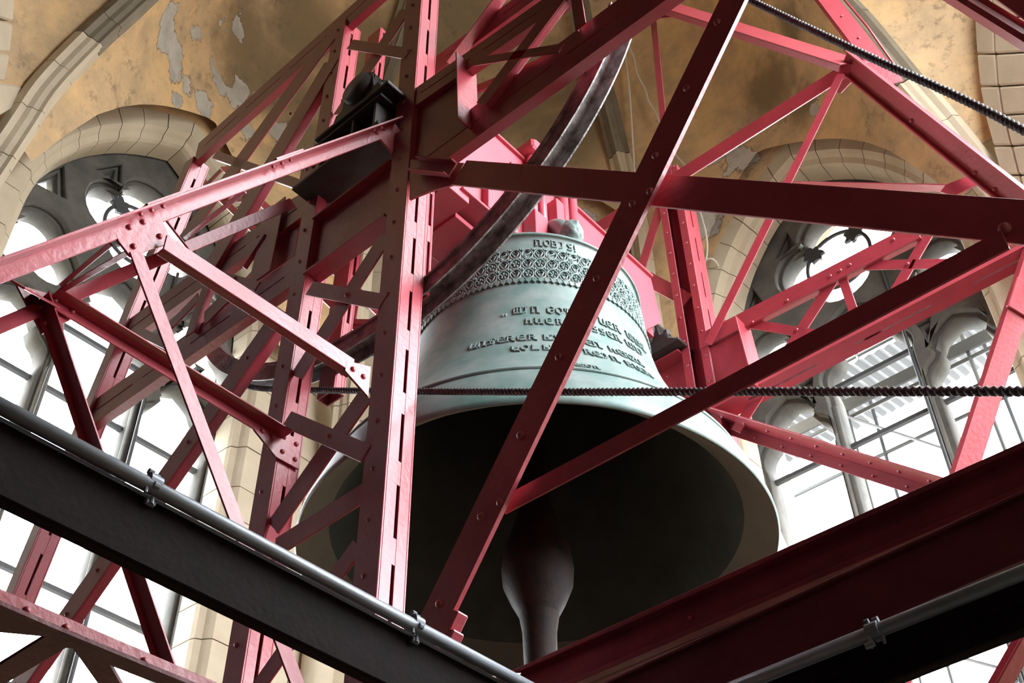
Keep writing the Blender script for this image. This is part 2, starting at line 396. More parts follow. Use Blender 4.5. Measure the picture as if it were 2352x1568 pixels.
def tracery(g, ext, bev):
    cu = bpy.data.curves.new('tracery', 'CURVE'); cu.dimensions = '2D'; cu.fill_mode = 'BOTH'; cu.extrude = ext; cu.bevel_depth = bev; cu.bevel_resolution = 0; cu.offset = -bev
    def spl(pts):
        s = cu.splines.new('POLY'); s.points.add(len(pts)-1); s.use_cyclic_u = True
        for p, (x, z) in zip(s.points, pts): p.co = (x, z, 0, 1)
    spl(arch_pts(2.12, 2.5)); spl(foil(0, 12.56, 4, .45, .42+g, 0))
    for sx in (-1, 1):
        spl(foil(sx*1.27, 11.22, 3, .27, .30+g, 90)); spl(light(sx*1.2, .48, 10.46, 2.9, 9.75, g))
        for P in (((1.60, 12.14), (1.33, 12.62), (1.22, 12.22)), ((.86, 13.06), (.62, 13.36), (.58, 13.08)), ((.90, 10.55), (.80, 10.55), (.84, 10.36))): spl(tri([(sx*x, z) for x, z in P], g))
    spl(light(0, .56, 11.46, 2.9, 10.5, g))
    co = bpy.data.objects.new('tracery', cu); COL.objects.link(co); bpy.context.view_layer.update()
    me = bpy.data.meshes.new_from_object(co.evaluated_get(bpy.context.evaluated_depsgraph_get())); me.materials.clear(); me.materials.append(M_TRAC)
    bpy.data.objects.remove(co); return me
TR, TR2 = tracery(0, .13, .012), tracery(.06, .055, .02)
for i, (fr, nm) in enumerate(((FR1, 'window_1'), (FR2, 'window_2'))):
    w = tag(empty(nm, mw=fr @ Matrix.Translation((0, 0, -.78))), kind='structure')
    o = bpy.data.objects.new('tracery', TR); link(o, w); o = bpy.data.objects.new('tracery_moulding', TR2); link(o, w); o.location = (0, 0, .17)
    for cx, hw in ((-1.2, .49), (0, .57), (1.2, .49)):
        for z in (4.72, 5.9, 7.09, 8.28, 9.47)+((10.46,) if cx == 0 else ()):
            boxes('saddle_bar', [(cx-hw-.02, cx+hw+.02, z-.028, z+.028, -.03, .03)], M_BAR, w)
    for cx in (-.6, .6):                             # moulded mullion shafts stand proud of the plate
        bm = bmesh.new(); tube_bm(bm, [(cx, 2.6, .14), (cx, 10.05, .14)], .055, 8); mesh('mullion_shaft', bm, M_TRAC, w, True)
    # iron ring with leafy cusps in the quatrefoil
    tube('rose_ring', [(.49*math.cos(2*PI*k/40)-.02, 12.54+.49*math.sin(2*PI*k/40), .05) for k in range(40)], .03, M_BAR, w, 6, True)
    for k in range(4):
        a = PI/4+k*PI/2; bm = bmesh.new(); ring = []
        for j in range(22):
            b = 2*PI*j/22; rr = (.15+.035*math.sin(7*b))
            ring.append(Vector((rr*math.cos(b)*1.15, rr*math.sin(b)*.85, 0)))
        rot = Matrix.Rotation(a, 3, 'Z'); prism(bm, [rot @ (p+Vector((.47, 0, .03))) + Vector((-.02, 12.54, 0)) for p in ring], Vector((0, 0, .05)))
        mesh('leaf_cusp', bm, M_BAR, w)
    tube('conductor_rod', [(.60, 12.1, .3), (.60, 2.6, .3)], .022, M_BAR, w, 6)

# vault: ribs rise from the corner shafts to one boss; cells lie between them
APEX = Vector((5.05, 4.05, 20.5)); CL = Vector((5.05, 4.05, 11))
def rib_path(base, survey):
    nn = Vector((C0.x, C0.y, 0))-base; nn = Vector((-nn.y, nn.x, 0)).normalized()
    P = [Vector((base.x, base.y, 9)), *(Pz(*q) if q[2] else Ppl(q[0], q[1], Vector((base.x, base.y, 0)), nn) for q in survey)]
    if not survey[0][2]: P[0] = P[1]+(P[1]-P[2])*1.6
    e = P[-1]; P.append(e.lerp(APEX, .5)+Vector((0, 0, .9))); P.append(APEX); return spline(P, 8)
inn = lambda s, d=.1: s+(Vector((C0.x, C0.y, 0))-s).normalized()*d
RB = {1: rib_path(inn(S1), [(-40, 410, 0), (32, 303, 0), (92, 213, 0), (178, 121, 0), (255, 48, 0), (306, 3, 0)]),
      2: rib_path(inn(S2, .25), [(835, 520, 13.6), (869, 220, 17.0), (929, 41, 18.4)]),
      3: rib_path(inn(S3, .25), [(1482, 600, 13.8), (1462, 480, 15.0), (1432, 389, 15.8), (1381, 191, 17.3), (1355, 137, 17.8)]),
      4: rib_path(inn(S4), [(2240, 372, 0), (2172, 287, 0), (2095, 198, 0), (2019, 105, 0), (1971, 48, 0), (1925, 0, 0)])}
for k, s, ref in ((0, S0, 1), (5, S5, 4)):
    q = (S1 if ref == 1 else S4); RB[k] = [Vector((*(s.xy+(p.xy-q.xy)*(-0.0 if i == 0 else 1)*0), p.z)) for i, p in enumerate(RB[ref])]
    n = len(RB[k])
    for i, p in enumerate(RB[k]):
        f = (p.z-9)/(APEX.z-9); f = max(0, (f-.55)/.45); RB[k][i] = Vector((*(s.xy.lerp(C0.xy, .02+f**1.6*.98)), p.z))
Z_RIB = {k: min(RB[k], key=lambda p: (pix(p)-Vector(q)).length).z for k, q in ((1, (196, 104)), (4, (2095, 198)))}
def at_z(path, z):
    if z <= path[0].z: return path[0].copy()
    for a, b in zip(path, path[1:]):
        if b.z >= z: return a.lerp(b, (z-a.z)/max(1e-6, b.z-a.z))
    return path[-1].copy()
ceil = tag(empty('ceiling'), kind='structure')
def cell(i, j, hug, zlow, nseg=28, nz=44):
    bm = bmesh.new(); G = []
    si, sj = (S0, S1, S2, S3, S4, S5)[i], (S0, S1, S2, S3, S4, S5)[j]; nrm = (wall_frame(si, sj).col[2]).to_3d()
    for a in range(nseg+1):
        s = a/nseg; colm = []; z0 = zlow(s)
        for b in range(nz+1):
            t = b/nz; z = z0+(APEX.z-z0)*t
            p = at_z(RB[i], z).lerp(at_z(RB[j], z), s); q = si.lerp(sj, s); d = (p-q).dot(nrm)
            k = 1-hug*math.sin(PI*s)**.6*max(0, 1-((z-12)/8.6)**3)
            colm.append(bm.verts.new(p-nrm*d*(1-k)+nrm*.01))
        G.append(colm)
    for a in range(nseg):
        for b in range(nz):
            try: bm.faces.new((G[a][b], G[a+1][b], G[a+1][b+1], G[a][b+1]))
            except ValueError: pass
    bmesh.ops.remove_doubles(bm, verts=bm.verts[:], dist=1e-4)
    o = mesh('vault_cell', bm, M_TMP, ceil, True); PL.append(o); return o
def low_main(si, sj, c, axis):
    def f(s):
        x = (si.lerp(sj, s))[axis]-c; z = arch_z(x, 2.18); return max(11.2, (z+.03) if z else 11.2)
    return f
cell(1, 2, .92, low_main(S1, S2, 4.87, 0)); cell(3, 4, .92, low_main(S3, S4, 3.92, 1)); cell(2, 3, .8, lambda s: 14.6+1.6*math.sin(PI*s))
cell(0, 1, .8, lambda s: 11.5); cell(4, 5, .8, lambda s: 11.5)
bm = bmesh.new(); box(bm, -2, 12.5, -3.2, 12, 20.8, 21.2); mesh('vault_crown', bm, M_STONE, ceil)
RPROF = [(-.21, -.05), (-.21, .10), (-.13, .13), (-.10, .20), (-.045, .24), (-.03, .30), (.03, .30), (.045, .24), (.10, .20), (.13, .13), (.21, .10), (.21, -.05)]
def sweep(name, path, m, parent, prof, scale=1):
    bm = bmesh.new(); R = []
    for i, p in enumerate(path):
        t = (path[min(i+1, len(path)-1)]-path[max(i-1, 0)]).normalized(); d = CL-p; d = (d-t*d.dot(t)).normalized(); sd = t.cross(d)
        R.append([bm.verts.new(p+sd*x*scale+d*y*scale) for x, y in prof])
    n = len(prof)
    for a, b in zip(R, R[1:]):
        for k in range(n): bm.faces.new((a[k], a[(k+1) % n], b[(k+1) % n], b[k]))
    bm.faces.new(R[0]); bm.faces.new(R[-1]); return mesh(name, bm, m, parent)
def resample(path, z0, z1, n): return [at_z(path, z0+(z1-z0)*i/n) for i in range(n+1)]
for idx, (k, zs, zst) in enumerate(((1, RB[1][0].z, Z_RIB[1]), (2, 9.0, 15.4), (3, 9.0, 16.0), (4, RB[4][0].z, Z_RIB[4]), (0, 9, 14), (5, 9, 14))):
    tr = tag(empty('trim_%d' % (idx+1)), kind='structure'); z = zs
    while z < zst-.3:
        h = min(.78, zst-z); sweep('rib_stone', resample(RB[k], z+.006, z+h-.006, 4), M_STONE, tr, RPROF, .88); z += h
    up = [p for p in RB[k] if p.z > zst and p.z < 20.2]; sweep('upper_rib', [at_z(RB[k], zst+.01)]+up, M_RIB, tr, RPROF, .85)
    s = (S0, S1, S2, S3, S4, S5)[k]; q = inn(s, .2)
    tube('corner_shaft', [(q.x, q.y, Z_FL), (q.x, q.y, 9)], .2, M_STONE, tr, 10)
# stone piers at both edges of the view: reveals of the neighbouring windows
def pier(root, fr, polys):
    o3, n = fr.to_translation(), fr.col[2].to_3d()
    for i, pl in enumerate(polys):
        bm = bmesh.new(); e = n*(.75+.01*(i % 2)); prism(bm, [Ppl(x, y, o3+e, n) for x, y in pl], -n*.75); bmesh.ops.recalc_face_normals(bm, faces=bm.faces[:])
        bmesh.ops.bevel(bm, geom=bm.edges[:], offset=.02, segments=1, affect='EDGES'); mesh('pier_stone', bm, M_STONE, root)
pier(wfl, FRL, [[(-60, -60), (37, -60), (31, 50), (-60, 20)], [(-60, 26), (30, 56), (24, 120), (-60, 115)], [(-60, 121), (23, 126), (12, 186), (-60, 186)],
                [(-60, 192), (12, 192), (64, 202), (30, 250), (-60, 300)]])
yb = [-60, 40, 122, 196, 262, 333, 400, 470, 540]; xl = [2234, 2238, 2243, 2250, 2262, 2280, 2298, 2316, 2335]
polys = []
for i in range(8):
    for xa, xb in (((xl[i], xl[i+1]), (xl[i]+42, xl[i+1]+40)), ((xl[i]+44, xl[i+1]+42), (2460, 2460))):
        polys.append([(xa[0], yb[i]+3), (xb[0], yb[i]+3-(10 if xb[0] > 2400 else 0)), (xb[1], yb[i+1]-(10 if xb[0] > 2400 else 0)), (xa[1], yb[i+1])])
pier(wfr, FRR, polys)

# plaster with its surveyed losses and damp stains
from mathutils.bvhtree import BVHTree
bpy.context.view_layer.update(); bv = []
for o in PL:
    me = o.data; mwd = o.matrix_world; bv.append(BVHTree.FromPolygons([mwd @ v.co for v in me.vertices], [p.vertices[:] for p in me.polygons]))
def hit(px, py):
    r = ray(px, py); best = None
    for t in bv:
        h = t.ray_cast(Vector((0, 0, 0)), r.normalized())
        if h[0] is not None and (best is None or h[3] < best.length): best = h[0]
    return best
def blob(L):
    out = []
    for x, y, r in L:
        h = hit(x, y)
        if h is not None: out.append((tuple(h), 1.18*r*h.dot(FW)/F_PX))
    return out
PEEL = blob([(385, 85, 40), (400, 125, 36), (392, 35, 30), (452, 80, 20), (545, 66, 27), (516, 50, 11), (488, 150, 19), (503, 185, 27), (545, 218, 30), (425, 195, 28), (398, 215, 18), (462, 238, 24),
             (595, 228, 16), (590, 125, 7), (640, 300, 38), (560, 300, 26), (1705, 365, 34), (1660, 355, 24), (1730, 372, 22), (1868, 252, 17), (1600, 520, 44), (1575, 440, 26), (1640, 470, 26), (1350, 500, 20)])
STAIN = blob([(560, 90, 110), (640, 190, 125), (690, 60, 120), (560, 180, 80), (1300, 300, 130), (1180, 250, 120), (1290, 180, 110), (1820, 70, 55), (1770, 200, 85), (1840, 240, 50), (1040, 50, 150), (700, 320, 100), (860, 120, 120)])
M_PL = mat_plaster(PEEL, STAIN)
for o in PL: o.data.materials[0] = M_PL

# ------------------------------------------------------------------ the bell
BX, BY, BZ = 5.25, 4.31, 4.52
BPROF = [(1.612, 0), (1.606, .04), (1.59, .10), (1.55, .22), (1.50, .32), (1.475, .365), (1.465, .385), (1.44, .40), (1.36, .50), (1.27, .645), (1.175, .83), (1.10, .99), (1.035, 1.16), (.985, 1.33), (.94, 1.55), (.91, 1.75), (.895, 1.95), (.885, 2.08), (.875, 2.2), (.87, 2.27)]
def bell_r(z):
    for (r0, z0), (r1, z1) in zip(BPROF, BPROF[1:]):
        if z0 <= z <= z1: return r0+(r1-r0)*(z-z0)/(z1-z0)
    return BPROF[-1][0]
bell = tag(empty('bell', (BX, BY, BZ)), 'huge green-grey bronze church bell hanging mouth down under the red yoke', 'bell')
outer = [(1.60, -.008)]+BPROF+[(.88, 2.275), (.885, 2.29), (.88, 2.31), (.855, 2.325), (.80, 2.36), (.62, 2.41), (.45, 2.43), (.44, 2.55), (0, 2.58)]
ob = lathe('bell_shell', outer, M_BRONZE, bell, 160)
lathe('lip_bevel', [(1.60, -.008), (1.57, .01), (1.40, .17)], mat('lip_bronze', (.075, .08, .066), rough=.6, bump=.1), bell, 120)
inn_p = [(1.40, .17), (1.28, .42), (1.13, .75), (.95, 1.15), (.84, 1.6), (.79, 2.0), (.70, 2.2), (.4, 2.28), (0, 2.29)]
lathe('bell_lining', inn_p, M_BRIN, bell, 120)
for z, r in ((1.74, .012), (2.105, .008), (.385, .014), (2.285, .012)):
    rr = bell_r(z)+(.004 if z < 2.2 else .012)
    tube('moulding_ring', [(rr*math.cos(2*PI*k/120), rr*math.sin(2*PI*k/120), z) for k in range(120)], r, M_BRONZE, bell, 6, True)
# cast frieze: three rows of medallions with scrolls, 64 to the row
def medallion_mesh(kind):
    bm = bmesh.new(); w, h = .040, .051
    tube_bm(bm, [(w*math.cos(2*PI*k/16), .0, h*math.sin(2*PI*k/16)) for k in range(16)], .0075, 5, closed=True)
    if kind == 0: pts = [(.024*math.sin(1.9*t*PI)*(-1), 0, .034*(1-2*t)) for t in [i/10 for i in range(11)]]; tube_bm(bm, pts, .009, 5)
    elif kind == 1:
        tube_bm(bm, [(.004*math.sin(6*t), 0, -.034+.06*t) for t in [i/6 for i in range(7)]], .005, 5)
        for k in range(5):
            a = 2*PI*k/5+.3; tube_bm(bm, [(.008*math.cos(a), .0, .008*math.sin(a)), (.022*math.cos(a), .004, .027*math.sin(a)), (.027*math.cos(a+.5), 0, .033*math.sin(a+.5))], [.007, .009, .003], 5)
    else:
        for sg in (-1, 1): tube_bm(bm, [(0, 0, -.036), (sg*.014, 0, -.01), (sg*.026, 0, .012), (sg*.012, 0, .03), (sg*.004, 0, .014)], [.005, .007, .008, .007, .004], 5)
    for sx in (-1, 1):
        for sz in (-1, 1): prism(bm, [(sx*.043, -.002, sz*.055), (sx*.043, -.002, sz*.034), (sx*.028, -.002, sz*.055)], Vector((0, .009, 0)))
    me = bpy.data.meshes.new('medallion'); bmesh.ops.recalc_face_normals(bm, faces=bm.faces[:]); bm.to_mesh(me); bm.free(); me.materials.append(M_BRONZE)
    me.polygons.foreach_set('use_smooth', [True]*len(me.polygons)); return me
MED = [medallion_mesh(k) for k in range(3)]
def on_bell(th, z, off=0):                          # frame on the bell's skin, x to the right for someone facing it, y outward
    r = bell_r(z)+off; return Matrix.Translation((r*math.cos(th), r*math.sin(th), z)) @ Matrix.Rotation(th-PI/2, 4, 'Z')
NM = 64
for row, z in enumerate((2.05, 1.935, 1.82)):
    for k in range(NM):
        th = 2*PI*(k+.5*0)/NM; ph = math.atan2(-BY, -BX); dd = (th-ph+PI) % (2*PI)-PI
        if abs(dd) > 1.75: continue                  # the far side of the frieze is never seen
        o = bpy.data.objects.new('medallion', MED[(0 if k % 2 else 2) if row == 0 else (1 if (k+row) % 2 else 2)]); link(o, bell); o.matrix_local = on_bell(th, z, .004)
bm = bmesh.new()
for k in range(NM*2):                                # leaf fringe below the frieze
    th = 2*PI*k/(NM*2); mt = on_bell(th, 1.745, .004); q = [mt @ Vector(p) for p in ((-.018, 0, .012), (.018, 0, .012), (.014, 0, -.016), (0, 0, -.03), (-.014, 0, -.016))]
    prism(bm, q, (mt.to_3x3() @ Vector((0, .014, 0))))
tag(mesh('leaf_fringe', bm, M_BRONZE, bell), kind='stuff')
# raised inscription in broad-pen gothic letters
S = .135
GL = {'N': [(.12, 0, .12, 1, S), (.12, .95, .55, .85, .12), (.62, .9, .62, .12, S), (.0, .03, .25, .03, .1), (.55, .05, .9, -.05, .1), (.0, .93, .2, 1.02, .1)],
      'O': [(.1, .25, .1, .75, S), (.1, .8, .42, 1, .12), (.42, 1, .74, .75, S), (.74, .75, .74, .25, S), (.74, .25, .42, 0, .12), (.42, 0, .1, .25, S)],
      'B': [(.12, 0, .12, 1, S), (.12, .95, .6, .85, .12), (.62, .85, .6, .58, S), (.15, .52, .6, .55, .1), (.66, .48, .62, .12, S), (.0, .03, .66, .03, .11), (0, .95, .2, 1.02, .1)],
      'I': [(.1, .92, .22, 1.06, .09), (.35, .98, .5, .62, S), (.5, .62, .42, .12, S), (.42, .12, .12, .02, .11), (.3, .9, .6, .9, .1)],
      'S': [(.68, .95, .25, .95, .12), (.18, .92, .18, .62, S), (.2, .58, .62, .45, S), (.66, .42, .62, .1, S), (.6, .03, .05, .05, .12), (.35, .95, .35, .05, .07)],
      '!': [(.2, 1, .2, .3, S), (.2, .1, .2, .0, S)],
      'M': [(.1, .2, .12, .8, S), (.12, .85, .42, 1, .11), (.45, 1, .45, 0, S), (.45, .95, .75, .9, .11), (.8, .9, .78, .1, S), (.0, .0, .95, .0, .1), (.1, .15, .3, .0, .1)],
      'G': [(.12, .2, .12, .78, S), (.12, .82, .42, 1, .12), (.45, 1, .74, .85, .11), (.12, .18, .42, .0, .12), (.42, 0, .75, .15, .12), (.74, .15, .74, .5, S), (.48, .5, .8, .5, .1)],
      'T': [(.0, .95, .85, .95, .14), (.4, .95, .3, .3, S), (.3, .25, .55, .0, .12), (.55, 0, .8, .1, .1), (.12, .95, .12, .6, .1)],
      'H': [(.12, 0, .12, 1, S), (.12, .5, .5, .62, .12), (.56, .6, .58, .05, S), (.0, .02, .25, .02, .1), (.5, .02, .8, -.04, .1), (.45, .75, .6, .95, .1)],
      'U': [(.0, .95, .2, 1.0, .1), (.15, .95, .12, .25, S), (.12, .2, .4, .0, .13), (.4, .0, .66, .1, .1), (.68, 1, .66, .1, S), (.62, .06, .95, -.05, .11)],
      'E': [(.12, .2, .12, .78, S), (.12, .82, .42, 1, .12), (.42, 1, .7, .82, S), (.2, .52, .7, .6, .1), (.12, .18, .42, .0, .13), (.42, .0, .85, -.02, .13)],
      'R': [(.15, 0, .15, 1, S), (.15, .96, .55, .88, .11), (.6, .88, .58, .62, S), (.2, .52, .58, .58, .1), (.5, .5, .62, .12, S), (.6, .1, .9, -.06, .12), (.0, .02, .3, .02, .1), (.0, .93, .2, 1.02, .1)],
      'C': [(.12, .2, .12, .78, S), (.12, .82, .42, 1, .12), (.42, 1, .72, .82, S), (.12, .18, .42, .0, .13), (.42, .0, .8, .12, .13)],
      'K': [(.15, 0, .15, 1, S), (.2, .5, .62, .92, .12), (.28, .52, .6, .14, S), (.0, .02, .85, .0, .1), (.55, .95, .75, .85, .1), (.0, .93, .2, 1.02, .1)],
      'V': [(.0, .9, .2, 1.02, .1), (.14, .92, .14, .28, S), (.14, .25, .42, .0, .12), (.42, .0, .7, .25, .12), (.7, .25, .68, .9, S), (.45, .05, .9, -.1, .11)],
      'L': [(.15, 0, .15, 1, S), (.0, .03, .75, .0, .12), (.6, .05, .75, .25, .11), (.0, .93, .2, 1.02, .1)],
      'Z': [(.1, .95, .7, .95, .13), (.7, .9, .15, .1, S), (.1, .03, .78, .05, .13), (.25, .5, .6, .5, .08)],
      '"': [(.1, .2, .0, -.12, .11), (.45, .2, .35, -.12, .11)]}
GMESH = {}
def glyph(ch):
    if ch in GMESH: return GMESH[ch]
    bm = bmesh.new()
    for x0, y0, x1, y1, w in GL[ch]:
        d = Vector((x1-x0, 0, y1-y0)); d.normalize(); p = Vector((-d.z, 0, d.x))*w/2; a = Vector((x0-.4, 0, y0-.5))-d*w*.25; b = Vector((x1-.4, 0, y1-.5))+d*w*.25
        lo = [a-p, b-p, b+p, a+p]; c = (a+b)/2; hi = [c+(q-c)*.86+Vector((0, .28, 0)) for q in lo]
        lv = [bm.verts.new(q) for q in lo]; hv = [bm.verts.new(q) for q in hi]
        bm.faces.new(hv[::-1])
        for i in range(4): bm.faces.new((lv[i], lv[(i+1) % 4], hv[(i+1) % 4], hv[i]))
    bmesh.ops.recalc_face_normals(bm, faces=bm.faces[:]); me = bpy.data.meshes.new('letter'); bm.to_mesh(me); bm.free(); me.materials.append(M_BRONZE); GMESH[ch] = me; return me
BO = Vector((BX, BY, BZ))
def skin(th, z): r = bell_r(z); return BO+Vector((r*math.cos(th), r*math.sin(th), z))
PH = math.atan2(-BY, -BX)
def z_row(px, py):                                   # height on the bell's near skin that shows at this point
    best = None
    for i in range(1, 228):
        z = i*.01
        for j in range(-60, 61):
            q = pix(skin(PH+j*.025, z)); d = abs(q.x-px)*.5+abs(q.y-py)
            if best is None or d < best[0]: best = (d, z)
    return best[1]
def th_at(px, z):
    lo, hi = PH-1.35, PH+1.25
    f = lambda t: pix(skin(t, z)).x-px
    for _ in range(40):
        mid = (lo+hi)/2
        if f(mid) < 0: lo = mid
        else: hi = mid
    return (lo+hi)/2
def inscribe(zpx, letters, h):
    z = z_row(*zpx)
    for ch, x in letters:
        th = th_at(x, z); dz = .02; sl = math.atan2(bell_r(z-dz)-bell_r(z+dz), 2*dz)
        o = bpy.data.objects.new('letter', glyph(ch)); link(o, bell)
        o.matrix_local = on_bell(th, z, -.001) @ Matrix.Rotation(sl, 4, 'X') @ Matrix.Diagonal((-h*.78, h*.5, h, 1))
def L(s, xs): return list(zip(s, xs))
inscribe((1273, 562), L('RO', (1108, 1126))+L('NOBIS!', (1236, 1256, 1273, 1290, 1308, 1323)), .08)
inscribe((1245, 712), L('"MINGOTT', (1163, 1187, 1206, 1229, 1264, 1284, 1304, 1322))+L('UERUNSE', (1381, 1398, 1415, 1442, 1454, 1465, 1474)), .082)
inscribe((1250, 739), L('HUER', (1215, 1236, 1261, 1285))+L('SSERUNI', (1365, 1382, 1399, 1416, 1442, 1456, 1470)), .082)
inscribe((1215, 776), L('UNSERERKI', (1087, 1107, 1129, 1151, 1172, 1197, 1222, 1257, 1275))+L('ENHERZU', (1351, 1369, 1405, 1423, 1438, 1452, 1464)), .09)
inscribe((1215, 800), L('VOLK', (1183, 1206, 1230, 1256))+L('REINBUCH', (1349, 1370, 1390, 1410, 1444, 1462, 1476, 1487)), .088)
inscribe((1350, 843), L('EMON', (1325, 1338, 1353, 1369)), .06)
# crown: canons with bearded heads, seen over the shoulder
def head_mesh():
    bm = bmesh.new(); bmesh.ops.create_icosphere(bm, subdivisions=4, radius=1)
    for v in bm.verts:
        p = v.co.copy(); n = p.normalized(); x, y, z = n
        r = 1+.10*max(0, y)*max(0, z)                # brow
        r += .22*math.exp(-((x/.13)**2+((z+.02)/.2)**2))*(y > 0)          # nose
        for sx in (-1, 1): r -= .12*math.exp(-(((x-sx*.33)/.16)**2+((z-.18)/.12)**2))*(y > 0); r += .10*math.exp(-(((x-sx*.95)/.14)**2+((z)/.22)**2))
        r -= .07*math.exp(-((x/.28)**2+((z+.33)/.06)**2))*(y > 0)
        if z < -.3 and y > -.3: r += .25*(-.3-z)+.14*noise.noise(p*6)   # beard
        if y < .1 or z > .55: r += .17*noise.noise(p*5)+.06            # curls
        v.co = Vector((x*.82, y*.9, z*1.12))*r
    me = bpy.data.meshes.new('mask_head'); bm.to_mesh(me); bm.free(); me.materials.append(M_BRONZE); me.polygons.foreach_set('use_smooth', [True]*len(me.polygons)); return me
HEAD = head_mesh()
for k, da in enumerate((.50, -.22, -.98, 1.5, 2.5, -2.1)):
    a = PH+da; c, s = math.cos(a), math.sin(a)
    f = lambda r, z: (r*c, r*s, z)
    cn = tube('canon', spline([f(.60, 2.34), f(.66, 2.52), f(.60, 2.74), f(.42, 2.92), f(.20, 2.98), f(.14, 2.7)], 5), .075, M_BRONZE, bell, 10)
    if k == 1: continue
    o = bpy.data.objects.new('mask_head', HEAD); link(o, cn); o.location = f(.73, 2.56); o.scale = (.105, .105, .105); o.rotation_euler = (.35, 0, a-PI/2)
bm = bmesh.new(); bmesh.ops.create_cone(bm, cap_ends=True, segments=24, radius1=.2, radius2=.17, depth=.55); bmesh.ops.translate(bm, vec=(0, 0, 2.75), verts=bm.verts[:]); mesh('centre_canon', bm, M_BRONZE, bell, True)
# clapper
clap = tag(empty('clapper', (BX, BY, BZ)), 'long dark iron clapper with swollen ball hanging inside the bell', 'clapper')
lathe('clapper_shaft', [(0, 2.2), (.07, 2.2), (.075, 1.2), (.09, .65), (.12, .40), (.17, .22)], M_CLAP, clap, 32)
lathe('clapper_ball', [(.17, .22), (.225, .05), (.243, -.09), (.232, -.21), (.18, -.34), (.13, -.44)], M_CLAP, clap, 40)
lathe('clapper_flight', [(.13, -.44), (.112, -.55), (.105, -.8), (.11, -1.2), (.15, -1.35), (.12, -1.45), (0, -1.46)], M_CLAP, clap, 32)

# ------------------------------------------------------------------ bell frame: riveted red steel
UN, UF, VA, VB = 3.4, 7.0, 3.80, 4.80
nU, nV = Vector((-1, 0, 0)), Vector((0, -1, 0))
G_BRACE = 'braces between the twin posts'
def column(name, label, c1, c2, wv, wu, group=None, t=.014, gap=.022, slots=(.5, .16), rv=.34, open_front=False, cat='post'):
    a = (c2-c1).normalized(); n = Vector((-1, 0, 0)); n = (n-a*n.dot(a)).normalized(); q = n.cross(a)
    if q.y < 0: c1, c2 = c2, c1; a = -a; q = n.cross(a)
    Ln = (c2-c1).length; mw = Matrix(((a.x, q.x, n.x, c1.x), (a.y, q.y, n.y, c1.y), (a.z, q.z, n.z, c1.z), (0, 0, 0, 1)))
    o = tag(empty(name, mw=mw), label, cat, group)
    if open_front:
        e = wv*.30
        boxes('angle', [(0, Ln, 0, e, -t, 0)], M_RED, o, .003); boxes('angle', [(0, Ln, wv-e, wv, -t, 0)], M_RED, o, .003)
        boxes('web', [(0, Ln, e*.6, wv-e*.6, -wu*.55, -wu*.5)], M_RED, o)
        for yy in (e*.5, wv-e*.5):
            k = rv/2
            while k < Ln and rv: rivet(o, k, yy, 0, .8); k += rv
    else:
        boxes('front_plate', [(0, Ln, 0, wv, -t, 0)], M_RED, o, .003)
        k = rv/2
        while k < Ln and rv: rivet(o, k, wv*.55, 0, .9); k += rv
    boxes('back_plate', [(0, Ln, 0, wv, -wu, -wu+t)], M_RED, o, .003)
    h = wu/2
    for y0, y1 in ((0, t), (wv-t, wv)):
        boxes('side_flat', [(0, Ln, y0, y1, -h+gap/2, -t)], M_RED, o, .002); boxes('side_flat', [(0, Ln, y0, y1, -wu+t, -h-gap/2)], M_RED, o, .002)
        k = 0
        while k < Ln: boxes('stitch_plate', [(k, min(Ln, k+slots[1]), y0+.002, y1-.002, -h-gap/2, -h+gap/2)], M_RED, o); k += slots[0]
    return o
CV = lambda u, v, z: Vector((u, v, z))
GP = 'twin posts of the near frame'
postA = column('steel_post', 'tall slotted red post in front of the bell, nearest of the twin posts', CV(UN, 3.815, Z_FL), CV(UN, 3.815, 11), .185, .20, GP)
postB = column('steel_post', 'slotted red post left of the tall post before the bell', CV(UN, 4.835, Z_FL), CV(UN, 4.80, 9.55), .165, .185, GP)
postC = column('steel_post', 'dark red post standing just behind the left twin post', CV(3.76, 4.80, 5.35), CV(3.80, 4.80, 9.9), .17, .10, GP, rv=0)
postD = column('steel_post', 'narrow red post directly behind the tall front post', CV(3.61, 3.83, 5.5), CV(3.61, 3.83, 6.6), .1, .065, GP, rv=0)
postE = column('raking_post', 'raking double red post rising across the left window', Pu(14, 1400, UN), Pu(446, 358, UN), .15, .19, rv=0)
postR = column('steel_post', 'bright red grooved post right of the bell beside the far bearing', CV(UF, 3.70, Z_FL), CV(UF, 3.70, 9.95), .28, .24, None, open_front=True, rv=.3)
U = lambda x, y, u=UN: Pu(x, y, u)
V = lambda x, y, v=VA: Pv(x, y, v)
# near frame chords and web
ta = member('top_chord', 'topmost slotted red chord slanting up to the top edge above the left window', U(452, 352, 3.43), U(900, -50, 3.43), 'double', 28, nU, h=.06, gap=.014, cat='girder')
g1t = member('girder_chord', 'upper dark red chord of the deep girder right of the tall post', U(940, 234, 3.42), U(1330, -36, 3.42), 'double', 34, nU, h=.06, gap=.012, cat='girder')
g1b = member('girder_chord', 'broad slotted lower chord of the deep girder right of the tall post', U(950, 385, 3.45), U(1530, -40, 3.45), 'double', 62, nU, h=.07, gap=.014, cat='girder')
plate('web_plate', 'flat dark red web plate of the deep girder beside the tall post', [(950, 228), (1062, 150), (1068, 290), (945, 385)], (0, 3.45), .012)
member('web_stiffener', 'pink upright stiffener closing the web plate right of the tall post', U(1075, 292, 3.42), U(1070, 140, 3.42), 'flat', 46, nV, cat='plate')
member('lattice_bar', 'flat red bar lying almost level inside the girder right of the tall post', U(1095, 142), U(1290, 110), 'flat', 18, nU, cat='brace')
member('lattice_bar', 'thin red bar crossing the girder steeply above the yoke end', U(1105, 240), U(1300, -20), 'angle', 20, nU, s=-1, d=-1, h=.05, cat='brace')
